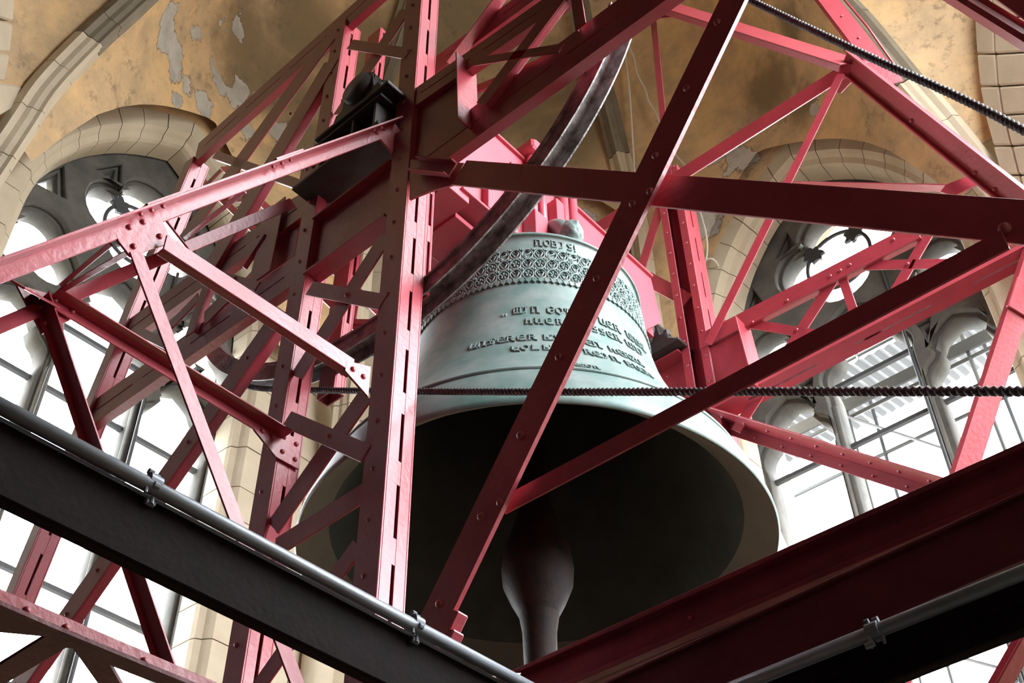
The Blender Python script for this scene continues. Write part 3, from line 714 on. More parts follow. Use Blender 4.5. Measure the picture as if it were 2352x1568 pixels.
member('lattice_bar', 'short upright red bar at the top edge over the curved wheel rim', U(1320, -30), U(1334, 62), 'angle', 26, nU, s=-1, d=-1, h=.03, cat='brace')
member('lattice_bar', 'bright pink bar slanting to the top edge right of the tall post', U(1035, 150, 3.75), U(1165, -25, 3.75), 'flat', 26, nV, cat='brace')
member('girder_chord', 'rear red chord partly hidden behind the pink bar at top centre', U(1000, 150, 3.8), U(1230, -20, 3.8), 'double', 30, nU, h=.06, gap=.012, cat='girder')
gw = member('bearing_girder', 'deep dark girder carrying the near bearing between the twin posts', U(722, 575, 3.46), U(905, 440, 3.46), 'ibeam', 0, nU, w=.62, h=.07, cat='girder')
e1 = member('girder_chord', 'upper slotted chord running from the left twin post down to the raking post', U(256, 787, 3.44), U(700, 468, 3.44), 'double', 40, nU, h=.06, gap=.016, cat='girder')
e2 = member('girder_chord', 'lower slotted chord running down left behind the pink strut', U(203, 956, 3.44), U(690, 612, 3.44), 'double', 46, nU, h=.07, gap=.016, cat='girder')
plate('web_plate', 'brown web plate left of the left twin post between both chords', [(612, 492), (698, 440), (676, 588), (590, 648)], (0, 3.47), .012)
member('web_stiffener', 'dark upright stiffener at the left end of the brown web plate', U(596, 640), U(632, 470), 'flat', 40, nU, cat='plate')
member('lattice_bar', 'short red bar of the left girder lattice above the W of light, leftmost', U(385, 756), U(456, 682), 'flat', 14, nU, cat='brace')['label'] if False else member('lattice_bar', 'thin red lattice bar between the left chords, farthest down left', U(385, 756), U(456, 682), 'flat', 14, nU, cat='brace')
member('lattice_bar', 'upright red lattice bar between the left chords before a window light', U(436, 768), U(478, 648), 'angle', 16, nU, s=-1, d=-1, h=.05, cat='brace')
member('lattice_bar', 'slanted red lattice bar between the left chords next to the web plate', U(470, 732), U(535, 668), 'flat', 22, nU, cat='brace')
member('lattice_bar', 'thin pinkish lattice bar just below the upper left chord', U(562, 616), U(612, 540), 'flat', 12, nV, cat='brace')
member('batten', 'brown cross plate with one rivet between the left chords', U(496, 632), U(592, 658), 'flat', 24, nU, cat='brace', rv=[(540, 640)])
member('batten', 'small brown cross plate at the lower left end of the chords', U(318, 760), U(384, 792), 'flat', 22, nU, cat='brace')
# raking ties of the left bay
member('raking_tie', 'dark red flat tie fanning down left from the head of the left twin post', U(757, 88), U(420, 552), 'flat', 22, nU, cat='brace')
f2 = member('raking_tie', 'red tie with pink side fanning down left, right one of the pair', U(762, 140), U(470, 632), 'angle', 24, nU, s=-1, d=-1, h=.07, cat='brace', rv=[(668, 262)])
member('batten', 'brown strut with bright lower edge at the foot of the topmost chord', U(494, 355), U(694, 426), 'angle', 22, nU, s=-1, d=-1, h=.03, cat='brace')
g1 = member('raking_tie', 'long red tie with a row of rivets crossing the left window to the bottom left', U(648, 712, 3.5), U(20, 1602, 3.5), 'angle', 30, nU, s=-1, d=-1, h=.075, cat='brace', row=.36)
# lacing between the twin posts
member('batten', 'uppermost level batten between the twin posts', U(805, 102), U(938, 124), 'flat', 25, nU, cat='brace', group=G_BRACE)
member('batten', 'middle level batten between the twin posts, below the bearing girder', U(712, 662), U(880, 694), 'flat', 36, nU, cat='brace', group=G_BRACE, rv=[(797, 677)])
member('batten', 'lowest level batten between the twin posts, above the bell lip', U(660, 962), U(842, 1042), 'flat', 43, nU, cat='brace', group=G_BRACE, rv=[(756, 1002)])
for (p, q, w_, lb) in (((932, 22), (780, 262), 20, 'highest diagonal bar between the twin posts above the bearing'), ((888, 540), (682, 866), 27, 'diagonal bar between the twin posts crossing the middle batten'),
                       ((840, 908), (628, 1212), 34, 'diagonal bar between the twin posts crossing the lowest batten'), ((835, 1132), (632, 1260), 38, 'flatter diagonal bar between the twin posts in front of the bell mouth'),
                       ((822, 1252), (585, 1590), 30, 'lowest diagonal bar between the twin posts running behind the grey handrail')):
    member('diagonal_bar', lb, U(*p, 3.43), U(*q, 3.43), 'flat', w_, nU, cat='brace', group=G_BRACE)
# raking struts from the twin posts towards the viewer's left
m1 = member('raking_strut', 'big pink angle strut crossing the left window up to the tall post', V(-60, 650), V(912, 292), 'angle', 34, nV, s=1, d=1, h=.085, t=.014, rv=[(296, 522), (328, 510), (905-40, 305), (880, 296)])
for x, y in ((320, 492), (345, 483), (371, 474), (625, 384), (645, 376), (664, 368), (850, 290), (868, 286)): p = m1.inv @ Pv(x, y, VA-.04); rivet(m1.o, p.x, m1.w/2-.02, p.z*0+.045, .8)
boxes('splice_plate', [((m1.inv @ V(400, 480)).x-.25, (m1.inv @ V(400, 480)).x+.12, m1.w/2, m1.w/2+.012, 0, .08)], M_RED, m1.o); boxes('splice_plate', [((m1.inv @ V(640, 380)).x-.1, (m1.inv @ V(640, 380)).x+.2, m1.w/2, m1.w/2+.012, 0, .08)], M_RED, m1.o)
gusset(m1, [(266, 535), (368, 494), (376, 514), (397, 555), (301, 589), (273, 553)], rv=[(306, 566), (366, 543)])
gusset(m1, [(868, 312), (908, 296), (902, 352)], rv=())
m2 = member('raking_strut', 'pink flat strut just under the big pink strut ending at the left twin post', Pv(-40, 765, VB), Pv(672, 466, VB), 'angle', 30, nV, s=1, d=-1, h=.06)
m3 = member('tie_bar', 'long pale pink bar from the riveted plate down to the tall post', V(378, 556, 3.75), V(812, 842, 3.75), 'angle', 30, nV, s=-1, d=-1, h=.05, cat='brace')
gusset(m3, [(797, 828), (852, 842), (846, 910), (793, 850)], rv=[(810, 848), (834, 865)])
member('tie_bar', 'pale pink bar dropping from the riveted plate to the bottom edge', V(312, 580, 3.75), V(690, 1590, 3.75), 'flat', 29, nV, cat='brace')
m5 = member('tie_bar', 'dark and pink angle bar from the left node down to the left twin post', Pv(112, 690, VB), Pv(648, 1014, VB), 'angle', 20, nV, s=1, d=1, h=.10, cat='brace', rv=[(126, 690), (166, 716), (602, 990), (628, 1004)])
gusset(m5, [(584, 985), (650, 992), (690, 1010), (686, 1077), (634, 1048)], rv=[(652, 1004), (680, 1020), (648, 1037), (677, 1055)])
m6 = member('tie_bar', 'dark angle bar dropping from the left node past the grey handrail', Pv(84, 690, VB), Pv(372, 1556, VB), 'angle', 15, nV, s=1, d=1, h=.10, cat='brace', rv=[(92, 704), (104, 742)])
gusset(m6, [(38, 652), (118, 676), (150, 690), (160, 735), (98, 766)], z=-.02)
member('lacing_bar', 'thin purple bar linking both pink struts left of the riveted plate, upper', V(255, 560, 3.9), Pv(140, 655, 4.7), 'flat', 12, nV, cat='brace')
member('lacing_bar', 'thin purple bar linking both pink struts left of the riveted plate, lower', V(292, 580, 3.9), Pv(146, 664, 4.7), 'flat', 13, nV, cat='brace')
member('batten', 'dark plate joining both pink struts at the left node', V(18, 640, 3.9), Pv(108, 690, 4.8), 'flat', 36, Vector((-.3, -.2, -.9)), cat='plate', w=.16)
member('batten', 'dark red plate behind the riveted plate joining both pink struts', V(392, 520, 3.9), Pv(408, 560, 4.8), 'flat', 34, nV, cat='plate')
member('lacing_bar', 'thin dark bar between the pink struts near the slotted raking post', V(560, 440, 3.9), Pv(425, 548, 4.8), 'flat', 12, nV, cat='brace')
ls = tag(empty('laced_strut', U(470, 392, 3.95)), 'pink laced strut seen in pieces behind the left chords and twin posts', 'brace')
lo = U(470, 392, 3.95); la = [U(470-14, 392+16, 3.95)-lo, U(862-14, 764+16, 3.95)-lo]; lbb = [U(500+14, 392-6, 3.95)-lo, U(884+14, 742, 3.95)-lo]
def lstrip(name, p, q_, w):
    d_ = (q_-p).normalized(); sd = d_.cross(Vector((-.8, -.6, 0))).normalized()*w/2; nn = sd.cross(d_).normalized()*.012
    bm = bmesh.new(); prism(bm, [p+sd, q_+sd, q_-sd, p-sd], nn); return mesh(name, bm, M_RED, ls)
lstrip('strut_chord', la[0], la[1], .07); lstrip('strut_chord', lbb[0], lbb[1], .07)
for k in range(14):
    f0, f1 = k/14, (k+1)/14; x_ = (la, lbb) if k % 2 else (lbb, la)
    lstrip('lacing_flat', x_[0][0].lerp(x_[0][1], f0), x_[1][0].lerp(x_[1][1], f1), .06)
# right part of the near frame: bracing planes
k2 = member('diagonal_brace', 'long maroon riveted brace crossing the whole bell from top right to bottom centre', U(1704, -42, 3.3), U(978, 1466, 3.3), 'angle', 58, nU, s=1, d=-1, h=.07, t=.016,
            rv=[(1648, 52), (1578, 203), (1506, 358), (1494, 440), (1454, 468), (1371, 640), (1284, 820), (1196, 1000), (1150, 1155), (1106, 1187), (1010, 1387)], rs=1.25, cat='brace')
boxes('edge_bead', [(0, k2.L, -k2.w/2-.004, -k2.w/2+.004, -.012, .012)], M_RED, k2.o)
boxes('foot_bracket', [(-.02, .16, -k2.w/2-.045, -k2.w/2, -.05, .02), (.0, .08, -k2.w/2-.075, -k2.w/2-.04, -.05, .02)], M_RED, k2.o, .006)
k1 = member('diagonal_brace', 'broad dark red brace lying almost level before the yoke to the right edge', U(1056, 397, 3.38), U(2420, 517, 3.38), 'angle', 76, nU, s=1, d=-1, h=.08, t=.016, cat='brace', rv=[(2308, 526)], rs=1.6)
gusset(k1, [(942, 366), (1066, 374), (1040, 424), (984, 440), (940, 458)], z=-.02, rv=[(1000, 402), (1018, 404), (1034, 408)], rs=.6)
boxes('end_bracket', [((k1.inv @ U(1052, 390)).x*0+k1.L-.02 if False else -.02, .30, .02, .05, .0, .05)], M_RED, k1.o) if k1.a.y > 0 and False else None
br = member('angle_bracket', 'short red angle bracket with pale lips where the broad brace meets the tall post', U(956, 382, 3.36), U(1040, 390, 3.36), 'channel', 34, nU, h=.05, d=1, cat='bracket')
k3 = member('diagonal_brace', 'slim brown flat brace from the maroon brace up right past the bell lip', U(1160, 1160, 3.36), U(2310, 550, 3.36), 'flat', 40, nU, cat='brace', t=.014)
member('edge_girder', 'purple slotted girder cutting the top right corner', U(2190, -25), U(2440, 128), 'double', 40, nU, h=.1, cat='girder')
plate('girder_plate', 'dark red plate over the slotted girder in the top right corner', [(2262, -20), (2420, -20), (2420, 85), (2352, 42)], (0, 3.36), .02)
# far frame behind the bell
F_ = lambda x, y, u=UF: Pu(x, y, u)
G_X = 'crossed bars of the far girder'
c1 = member('girder_chord', 'red riveted upper chord of the far girder before the right window', F_(1606, 786), F_(2110, 528), 'angle', 34, nU, s=-1, d=-1, h=.06, rv=[(1728, 746-6), (1808, 690), (1907, 634), (1930, 621), (1952, 608), (2052, 550)], cat='girder')
c2 = member('girder_chord', 'red slotted lower chord of the far girder before the right window', F_(1640, 958), F_(2440, 545), 'double', 42, Vector((-.45, 0, -.9)), h=.07, gap=.016, cat='girder', slots=(1.0, .35))
plate('web_plate', 'bright red web plate of the far girder beside the grooved post', [(1618, 790), (1702, 746), (1752, 890), (1640, 945)], (0, UF+.02), .014)
member('web_stiffener', 'pink stiffener at the end of the bright red web plate', F_(1706, 742, 6.98), F_(1748, 896, 6.98), 'flat', 26, nV, cat='plate')
for (p, q, lb, rv) in (((1716, 742), (1955, 782), 'red flat bar of the far lattice, nearly level and nearest the web plate', [(1830, 757)]), ((1916, 640), (1690, 990), 'red flat bar of the far lattice leaning down left to the lower chord', ()),
                       ((1930, 625), (1978, 765), 'short steep red bar of the far lattice below the chord rivets', ()), ((1955, 610), (2290, 603), 'level red bar of the far lattice with one rivet right of the rose', [(2085, 606)]),
                       ((2138, 528), (1990, 782), 'red bar of the far lattice leaning down left across the right trefoil', ())):
    member('lattice_bar', lb, F_(*p, 7.03), F_(*q, 7.03), 'flat', 22, nU, cat='brace', group=G_X, rv=rv)
member('lattice_bar', 'pale pink bar at the right end of the far lower chord', F_(2270, 585), F_(2352, 540), 'flat', 22, nV, cat='brace')
member('hanger', 'slim red hanger dropping from the top gusset to the broad brace', F_(1499, 30), F_(1537, 412), 'flat', 14, nU, cat='brace')
t1 = member('roof_tie', 'pale-topped red angle from the top gusset down right to the frame head', F_(1535, 12), F_(1962, 146), 'angle', 22, Vector((-.55, -.8, -.2)), s=-1, d=-1, h=.07, cat='brace')
plate('gusset_plate', 'riveted red gusset plate at the top edge over the hanger', [(1478, 28), (1530, -6), (1552, 18), (1548, 38), (1494, 44)], (0, 6.98), .014)
t2 = member('head_tie', 'maroon angle from the frame head down left behind the maroon brace', F_(1962, 148), F_(1350, 538), 'angle', 27, Vector((-.7, .2, -.7)), s=-1, d=-1, h=.05, cat='brace')
t3 = member('raking_post', 'maroon channel leg from the frame head down to the right edge', F_(1940, 138), F_(2420, 520), 'channel', 55, Vector((-.8, .4, -.5)), h=.06, d=1, t=.016, cat='post', rv=[(2094, 278), (2240, 398), (2285, 436)], rs=1.4)
gusset(t3, [(1930, 160), (1962, 180), (1930, 214), (1896, 200)], z=-.03)
member('hanger', 'bright red slim bar from the frame head down left to the web plate', F_(1932, 170, 6.95), F_(1626, 790, 6.95), 'flat', 17, Vector((-.93, -.36, 0)), cat='brace')
t5 = member('roof_strut', 'red angle strut dropping from the top edge to the frame head', F_(1880, -30, 7.3), F_(2052, 192, 7.3), 'angle', 42, Vector((-.85, -.5, -.1)), s=-1, d=-1, h=.06, cat='brace', row=.5, ext=0)
tube('lacing_rod', [(0, t5.w*.62, .02), (t5.L*.5, t5.w*.72, .02), (t5.L*.93, t5.w*.55, .02)], .012, M_RED, t5.o, 6)
t7 = member('cross_tie', 'level pink tie under the arch of the right window', F_(1800, 424, 7.2), F_(2180, 432, 7.2), 'flat', 16, nV, cat='brace')
member('far_tie', 'dark red bar slanting down left just above the yoke end', F_(1532, 422, 7.02), F_(1462, 655, 7.02), 'flat', 18, nU, cat='brace')
member('far_tie', 'short dark red bar between the yoke end and the grooved post', F_(1484, 638, 7.04), F_(1580, 690, 7.04), 'flat', 34, nU, cat='brace')
plate('gusset_plate', 'red gusset plate where the level pink tie meets the channel leg', [(2160, 440), (2172, 424), (2228, 402), (2250, 420), (2190, 450)], (0, 7.1), .014, group=None)
lg = member('raking_post', 'wide bright red leg before the right window, running down to the bottom edge', F_(2362, 640), F_(2052, 1600), 'double', 52, Vector((-.35, -.93, 0)), h=.05, gap=.004, cat='post', slots=(9, 9), ext=.25)
boxes('collar', [(lg.L*.0+.27, .53, -lg.w*.62, lg.w*.62, .0, .03)] if lg.p1.z > 6 else [(lg.L-.55, lg.L-.30, -lg.w*.62, lg.w*.62, 0, .03)], M_RED, lg.o, .006)
lb = member('foot_strut', 'red riveted angle strut from the grooved post foot down right to the wide leg', F_(1636, 948), F_(2200, 1122), 'angle', 24, nV, s=-1, d=1, h=.10, cat='brace', row=.26)
for k in range(8): rivet(lb.o, (k+.5)*lb.L/8, -lb.w/2+.02, .06, .8)
member('foot_strut', 'short red riveted strut end at the right rim of the bell', F_(1740, 1130), F_(1816, 1310), 'angle', 26, nV, s=-1, d=-1, h=.06, cat='brace', rv=[(1797, 1268)])
member('raking_post', 'purple leg end in the bottom right corner', Pu(2380, 1440, 5.2), Pu(2290, 1600, 5.2), 'angle', 34, nV, s=-1, d=-1, h=.1, cat='post')
member('raking_post', 'red leg stub at the bottom edge under the grey handrail board', F_(2070, 1520), F_(2042, 1610), 'flat', 40, nV, cat='post') if False else None

# bottom left lattice girder
q = 2.72
bl = member('platform_girder', 'pink-topped dark girder with splayed braces in the bottom left corner', Pv(-60, 1346, q), Pv(520, 1594, q), 'flat', 27, nV, cat='girder', t=.02)
zb = (bl.mw @ Vector((0, -bl.w/2, 0))).z
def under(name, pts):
    bm = bmesh.new(); prism(bm, [bl.inv @ Pz(x, y, zb) for x, y in pts], bl.inv.to_3x3() @ Vector((0, 0, .012))); mesh(name, bm, M_RED_SHADE, bl.o)  # undersides darkened by colour, their shade is painted in
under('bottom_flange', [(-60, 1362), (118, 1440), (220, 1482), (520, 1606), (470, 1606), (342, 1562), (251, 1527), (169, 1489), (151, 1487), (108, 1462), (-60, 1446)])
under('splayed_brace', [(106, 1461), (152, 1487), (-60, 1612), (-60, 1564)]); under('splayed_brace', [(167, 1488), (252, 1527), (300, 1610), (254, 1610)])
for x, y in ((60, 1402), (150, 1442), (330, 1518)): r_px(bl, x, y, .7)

# ------------------------------------------------------------------ yoke, wheel, bearings
yk = tag(empty('bell_yoke', (5.35, 4.31, 7.7)), 'bright red welded steel yoke carrying the bell, with clamp rods', 'yoke')
def ybox(name, L, m=M_YOKE, bev=.004): return boxes(name, [(a-5.35, b-5.35, c-4.31, d-4.31, e-7.7, f-7.7) for a, b, c, d, e, f in L], m, yk, bev)
YP = [(4.42, 8.18), (6.68, 8.18), (6.76, 7.66), (6.48, 7.36), (5.9, 7.12), (4.5, 7.06), (4.06, 7.06), (4.09, 7.57)]
for v0 in (4.0, 4.59):
    bm = bmesh.new(); prism(bm, [(x-5.35, v0-4.31, z-7.7) for x, z in YP], Vector((0, .03, 0))); mesh('side_plate', bm, M_YOKE, yk)
ybox('top_plate', [(4.44, 6.68, 3.97, 4.65, 8.18, 8.205)])
for v0, v1 in ((3.93, 4.13), (4.49, 4.69)): ybox('bottom_flange', [(4.06, 6.0, v0, v1, 7.035, 7.06)])
bm = bmesh.new(); prism(bm, [(x-5.35, .0, z-7.7) for x, z in ((6.48, 7.36), (6.76, 7.66), (6.78, 7.64), (6.50, 7.33))], Vector((0, .30, 0))); mesh('end_plate', bm, M_YOKE, yk)
for u_ in (4.12, 4.40, 5.72, 6.3): ybox('diaphragm', [(u_, u_+.03, 4.03, 4.59, 7.10, 8.0)])
ybox('stiffener', [(4.34, 4.40, 3.93, 4.0, 7.07, 7.5), (4.62, 4.66, 3.93, 4.0, 7.07, 7.9)])
ybox('end_box', [(3.86, 4.16, 3.96, 4.70, 6.96, 7.10), (3.80, 3.92, 4.02, 4.64, 6.96, 7.46)])
ybox('under_plate', [(4.16, 4.52, 4.10, 4.52, 6.93, 6.98)])
for u_ in (4.89, 5.01, 5.31, 5.44):
    bm = bmesh.new(); tube_bm(bm, [(u_-5.35, 3.94-4.31, 7.0-7.7), (u_-5.35, 3.94-4.31, 8.3-7.7)], .042, 12); mesh('clamp_rod', bm, M_YOKE, yk, True)
ybox('clamp_block', [(4.82, 4.96, 3.86, 4.0, 6.98, 7.42), (5.0, 5.08, 3.87, 4.0, 6.98, 7.34), (4.96, 5.0, 3.87, 4.0, 7.24, 7.42)])
ybox('clamp_block', [(5.16, 5.26, 3.9, 4.0, 7.0, 7.9)])
ybox('strap_cap', [(4.80, 5.06, 3.84, 4.75, 8.22, 8.34), (4.86, 4.99, 3.87, 4.02, 8.34, 8.42), (5.24, 5.52, 3.86, 4.75, 8.22, 8.32)], bev=.02)
for u0, u1 in ((3.30, 4.0), (6.62, 7.22)):
    bm = bmesh.new(); tube_bm(bm, [(u0-5.35, 0, .03), (u1-5.35, 0, .03)], .11, 24); mesh('gudgeon', bm, M_IRON, yk, True)
ybox('end_cheek', [(6.55, 6.68, 4.05, 4.57, 7.45, 8.05)]); ybox('end_cheek', [(3.94, 4.1, 4.05, 4.57, 7.45, 8.0)])

wh = tag(empty('bell_sheave', (3.7, 4.31, 7.8)), 'big curved grey iron wheel rim sweeping from the top past the bell', 'wheel')
def ang(px, py): p = Pu(px, py, 3.7); return math.atan2(p.z-7.8, p.y-4.31)
A0, A1 = ang(1432, 20), ang(440, 745); 
def rim(name, prof, m, a0, a1, n):
    bm = bmesh.new(); R = []
    for i in range(n+1):
        a = a0+(a1-a0)*i/n; R.append([bm.verts.new((x, r*math.cos(a), r*math.sin(a))) for x, r in prof])
    k = len(prof)
    for a, b in zip(R, R[1:]):
        for j in range(k): bm.faces.new((a[j], a[(j+1) % k], b[(j+1) % k], b[j]))
    bm.faces.new(R[0]); bm.faces.new(R[-1]); return mesh(name, bm, m, wh)
rim('rim_channel', [(-.075, 2.36), (-.075, 2.235), (.075, 2.235), (.075, 2.36), (.063, 2.36), (.063, 2.25), (-.063, 2.25), (-.063, 2.36)], M_RIM, A0, A1, 96)
rim('inner_edge_strip', [(-.09, 2.245), (-.09, 2.225), (-.07, 2.225), (-.07, 2.245)], M_RIM, A0, A1, 96)
for a in (A0+.04*(A1-A0), A1-.04*(A1-A0)):
    c_, s_ = math.cos(a), math.sin(a); bm = bmesh.new()
    prism(bm, [Vector((-.03, .12*c_-s_*.04, .12*s_+c_*.04)), Vector((-.03, 2.24*c_-s_*.04, 2.24*s_+c_*.04)), Vector((-.03, 2.24*c_+s_*.04, 2.24*s_-c_*.04)), Vector((-.03, .12*c_+s_*.04, .12*s_-c_*.04))], Vector((.02, 0, 0))); mesh('spoke', bm, M_RED, wh)
def bearing(u0, label, zb):
    o = tag(empty('pillow_block', (u0, 4.31, zb)), label, 'bearing')
    P = [(-.34, 0), (.34, 0), (.34, .07), (.25, .09), (.25, .20), (.19, .20), (.175, .13), (.15, .30)]
    P += [(.17*math.cos(math.radians(a)), .33+.17*math.sin(math.radians(a))) for a in range(0, 181, 20)]+[(-.15, .30), (-.175, .13), (-.19, .20), (-.25, .20), (-.25, .09), (-.34, .07)]
    bm = bmesh.new(); prism(bm, [(-.15, y, z) for y, z in P], Vector((.30, 0, 0))); bmesh.ops.bevel(bm, geom=bm.edges[:], offset=.012, segments=2, affect='EDGES'); mesh('bearing_housing', bm, M_IRON, o)
    bm = bmesh.new(); tube_bm(bm, [(-.19, 0, .31), (.17, 0, .31)], .14, 24); mesh('bearing_cover', bm, M_IRON, o, True)
    for y in (-.22, .22):
        bm = bmesh.new(); bmesh.ops.create_cone(bm, cap_ends=True, segments=6, radius1=.035, radius2=.035, depth=.06); bmesh.ops.translate(bm, vec=(-.08, y, .23), verts=bm.verts[:]); b_ = mesh('cap_nut', bm, M_IRON, o)
    boxes('base_plate', [(-.2, .22, -.40, .40, -.035, 0)], M_IRON, o, .006)
    return o
bearing(3.42, 'dark cast iron bearing block sitting between the twin posts', 7.50)
bearing(7.06, 'dark cast iron bearing block right of the bell beside the grooved post', 7.50)
pd = tag(empty('bearing_pedestal', (3.46, 4.42, 7.1)), 'dark ribbed steel pedestal under the near bearing', 'pedestal')
boxes('pedestal_plate', [(-.22, .26, -.42, .46, .315, .345), (-.22, .26, -.42, .50, -.03, 0)], M_IRON, pd); boxes('pedestal_web', [(0, .03, -.40, .44, 0, .315)], M_IRON, pd)
for y in (-.36, -.12, .14, .40): boxes('pedestal_rib', [(-.2, .24, y, y+.025, 0, .315)], M_IRON, pd)
boxes('rivet_cleat', [(-.21, -.19, .22, .44, .02, .2)], M_RED, pd)
for y, z in ((.29, .08), (.37, .12), (.33, .16)): o = rivet(pd, -.21, y, z, 1); o.rotation_euler = (0, -PI/2, 0)
fg = member('bearing_girder', 'dark riveted girder under the far bearing right of the bell', CV(7.08, 3.98, 7.05), CV(7.08, 5.3, 7.05), 'ibeam', 0, nU, w=.80, h=.14, cat='girder')
for k in range(6): rivet(fg.o, .1+.2*k, .28, .007, .8); rivet(fg.o, .1+.2*k, -.28, .007, .8)
boxes('bright_edge_bar', [(0, .9, -.12, -.10, .02, .05)], M_YOKE, fg.o)

# ------------------------------------------------------------------ ropes
def rope(name, label, pts, r, pitch):
    pts = pts+[pts[-1]+(pts[-1]-pts[-2]).normalized()*1.5]
    path = spline(pts, 60); bm = bmesh.new(); rings = []; s = 0; nseg = 9
    dense = []
    tot = sum((b-a).length for a, b in zip(path, path[1:])); n = int(tot/.006); acc = [0]
    for a, b in zip(path, path[1:]): acc.append(acc[-1]+(b-a).length)
    j = 0
    for i in range(n+1):
        d = tot*i/n
        while j < len(acc)-2 and acc[j+1] < d: j += 1
        dense.append(path[j].lerp(path[j+1], (d-acc[j])/(acc[j+1]-acc[j])))
    t = (dense[-1]-dense[0]).normalized(); nn = t.orthogonal().normalized(); bb = t.cross(nn)
    for i, p in enumerate(dense):
        d = tot*i/n; ring = []
        for k in range(nseg):
            th = 2*PI*k/nseg; q = r*(1+.20*math.cos(2*(th-2*PI*d/(pitch*2)))+.10*noise.noise(p*60+Vector((th, 0, 0))))
            ring.append(bm.verts.new(p+(nn*math.cos(th)+bb*math.sin(th))*q))
        rings.append(ring)
    for a, b in zip(rings, rings[1:]):
        for k in range(nseg): bm.faces.new((a[k], a[(k+1) % nseg], b[(k+1) % nseg], b[k]))
    c = dense[0]; o = mesh(name, bm, M_ROPE, None, True); return tag(o, label, 'rope')
rope('bell_rope', 'black twisted rope stretched level across the bell to the right edge', [Pu(556, 884, 3.70), Pu(640, 894, 3.70), Pu(1100, 899, 3.70), Pu(1700, 899, 3.70), Pu(2440, 898, 3.70)], .0185, .03)
rope('bell_rope', 'black twisted rope slanting down from the top to the right edge', [Pu(1640, -45, 3.70), Pu(1740, 8, 3.70), Pu(2000, 132, 3.70), Pu(2200, 222, 3.70), Pu(2440, 345, 3.70)], .0185, .03)

# ------------------------------------------------------------------ platform edge near the viewer
def coupler(parent, p, a, up, sc=.78):
    b = a.cross(up).normalized(); up = b.cross(a).normalized()
    o = empty('tube_coupler', mw=Matrix(((a.x, b.x, up.x, p.x), (a.y, b.y, up.y, p.y), (a.z, b.z, up.z, p.z), (0, 0, 0, 1))))
    bm = bmesh.new(); tube_bm(bm, [(-.028*sc, 0, 0), (.028*sc, 0, 0)], .034*sc, 16)
    for x, y, z, w in ((-.02, .0, .040, .012), (.017, -.01, .042, .010), (0, .03, -.03, .012)): tube_bm(bm, [((x-w)*sc, y*sc, z*sc), ((x+w)*sc, y*sc, z*sc)], w*1.15*sc, 8)
    tube_bm(bm, [(.02*sc, -.01, -.03*sc), (.02*sc, -.01, -.085*sc)], .009*sc, 8); tube_bm(bm, [(.0, -.02, -.075*sc), (.04*sc, -.02, -.075*sc)], .014*sc, 8); tube_bm(bm, [(-.03*sc, .01, -.03*sc), (-.03*sc, .01, -.07*sc)], .008*sc, 8)
    me = mesh('coupler_clamp', bm, M_TUBE, o); return tag(o, parent, 'coupler')
PV_ = 2.76
hl = tag(tube('handrail_tube', [Pv(-60, 909, PV_)-XU*1.0, Pv(1280, 1610, PV_)+XU*.3], .0245, M_TUBE, None, 16), 'grey scaffold tube handrail running down from the left edge to bottom centre', 'handrail')
fb = member('platform_beam', 'nearly black platform beam below the left grey handrail', Pv(-80, 1012, 2.80), Pv(1260, 1690, 2.80), 'channel', 128, nV, h=.05, d=-1, m=M_DECK)
boxes('rail_ledge', [(0, fb.L, fb.w/2-.004, fb.w/2+.010, -.02, .012)], M_TUBE, fb.o, .003)
coupler('grey scaffold coupler clamped on the left handrail near the left window', Pv(352, 1108, PV_), XU, ZZ)
coupler('grey scaffold coupler clamped on the handrail just left of the clapper', Pv(956, 1430, PV_), XU, ZZ)
x1 = member('platform_girder', 'upper dark red girder rising to the right edge at bottom right', Pu(1100, 1632, 3.85), Pu(2460, 1042, 3.85), 'ibeam', 92, nU, h=.05, m=M_RED_SHADE)
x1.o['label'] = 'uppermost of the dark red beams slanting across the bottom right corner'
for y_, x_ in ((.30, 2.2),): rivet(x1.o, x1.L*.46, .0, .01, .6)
x2 = member('platform_girder', 'second dark red girder below the first at bottom right', Pu(1250, 1702, 3.66), Pu(2460, 1168, 3.66), 'channel', 130, nU, h=.03, d=1, m=M_RED_SHADE)
x2.o['label'] = 'second dark red beam from above in the bottom right corner'
x3 = member('platform_beam', 'dark board under the grey handrail in the bottom right corner', Pu(1760, 1610, 3.52), Pu(2470, 1325, 3.52), 'channel', 122, nU, h=.05, d=-1, m=M_DECK)
boxes('board_lip', [(0, x3.L, -.02, .0, 0, .012)], M_DECK, x3.o)
tag(tube('handrail_tube', [Pu(1560, 1630, 3.47)+YV*.4, Pu(2470, 1262, 3.47)-YV*1.3], .0245, M_TUBE, None, 16), 'grey scaffold tube handrail crossing the bottom right corner', 'handrail')
coupler('grey scaffold coupler on the handrail in the bottom right corner', Pu(2006, 1446, 3.46), YV, ZZ)
bt = tag(empty('barrier_board', Pv(1110, 1552, 2.95)), 'red and white striped barrier board end at the bottom edge', 'barrier')
for pl_, m_, nm in (([(1062, 1536), (1098, 1540), (1091, 1551), (1070, 1548)], M_TAPEW, 'white_stripe'), ([(1098, 1540), (1130, 1553), (1122, 1570), (1091, 1551)], M_TAPER, 'red_stripe'), ([(1130, 1553), (1152, 1564), (1196, 1590), (1150, 1600), (1122, 1570)], M_TAPEW, 'white_stripe'), ([(1172, 1545), (1197, 1545), (1190, 1556), (1178, 1560)], M_TAPEW, 'white_stripe')):
    bm = bmesh.new(); o_ = Pv(1110, 1552, 2.95); prism(bm, [Pv(x, y, 2.95)-o_ for x, y in pl_], Vector((0, .02, 0))); mesh(nm, bm, m_, bt)

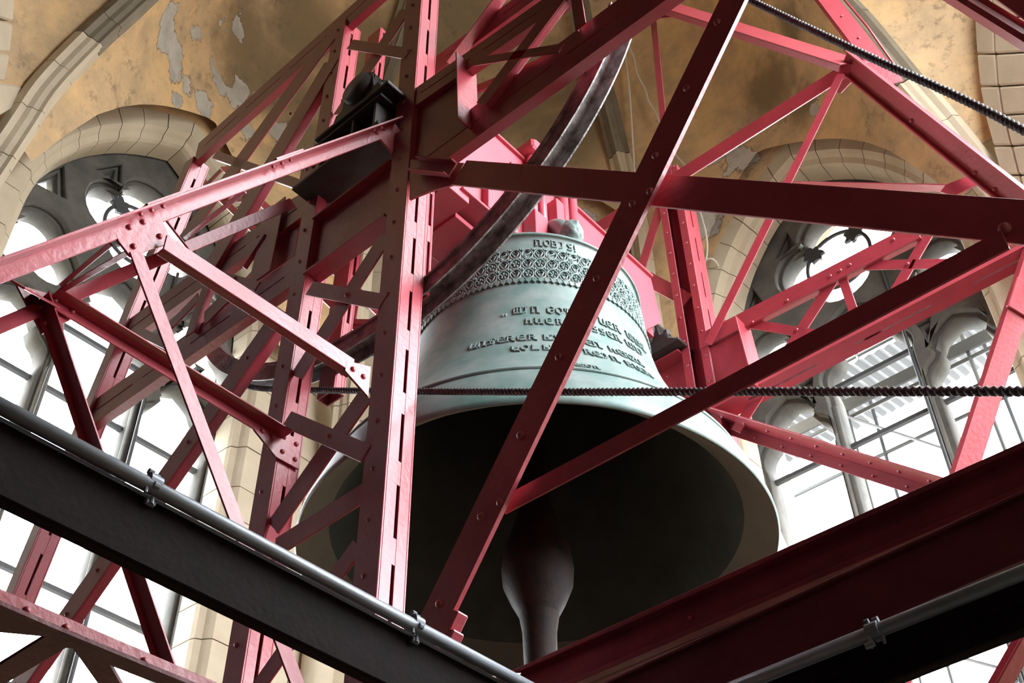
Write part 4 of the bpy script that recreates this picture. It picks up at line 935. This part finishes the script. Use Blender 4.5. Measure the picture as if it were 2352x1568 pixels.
# ------------------------------------------------------------------ cables on the wall
def wire(label, pts, r=.016): return tag(tube('cable', spline([hit(x, y)*.985 for x, y in pts], 6), r, M_WIRE, None, 6), label, 'cable')
wire('straight white cable hanging from the vault beside the grey rib', [(1426, 60), (1437, 130), (1446, 210), (1452, 300), (1458, 400)])
wire('wavy white cable hanging from the vault behind the maroon brace', [(1430, 78), (1455, 130), (1464, 170), (1482, 205), (1490, 232), (1506, 258), (1518, 288), (1548, 350), (1580, 392), (1606, 480), (1622, 540), (1623, 590), (1604, 640)])
wire('loop of white cable hanging left of the right window', [(1603, 640), (1616, 604), (1634, 594), (1650, 612), (1658, 660), (1645, 700), (1628, 718), (1612, 722)])

# ------------------------------------------------------------------ scaffold outside the right window
sc = tag(empty('scaffold', (13.6, 3.9, 8)), 'pale grey tube scaffold standing outside the right window', 'scaffold')
def sct(name, a, b, r=.03): o_ = Vector((13.6, 3.9, 8)); return tube(name, [Vector(a)-o_, Vector(b)-o_], r, M_SCAF, sc, 8)
for u_ in (13.3, 14.4):
    for v_ in (1.2, 3.1, 5.0, 6.9): sct('standard', (u_, v_, 2), (u_, v_, 14.2))
    for z_ in (5.2, 7.2, 9.2, 11.2, 13.2): sct('ledger', (u_, .4, z_), (u_, 7.6, z_))
sct('diagonal', (13.25, 1.2, 7.2), (13.25, 5, 11.2), .022); sct('diagonal', (13.25, 6.9, 5.2), (13.25, 3.1, 9.2), .022); sct('diagonal', (14.4, 1.2, 5.2), (14.4, 6.9, 9.2), .022)
bm = bmesh.new()
for k in range(90):
    y0, y1 = k*.08-3.4, k*.08-3.32; z0, z1 = (.03 if k % 2 else 0), (0 if k % 2 else .03); f = [bm.verts.new(p) for p in ((-.4, y0, 4.0+z0), (-.4, y1, 4.0+z1), (1.6, y1, 4.5+z1), (1.6, y0, 4.5+z0))]; bm.faces.new(f)
mesh('corrugated_sheet', bm, M_SCAF, sc)
boxes('toe_board', [(-.35, -.31, -3.5, 3.7, 3.3, 3.5), (-.35, -.31, -3.5, 3.7, 1.25, 1.42)], M_SCAF, sc)
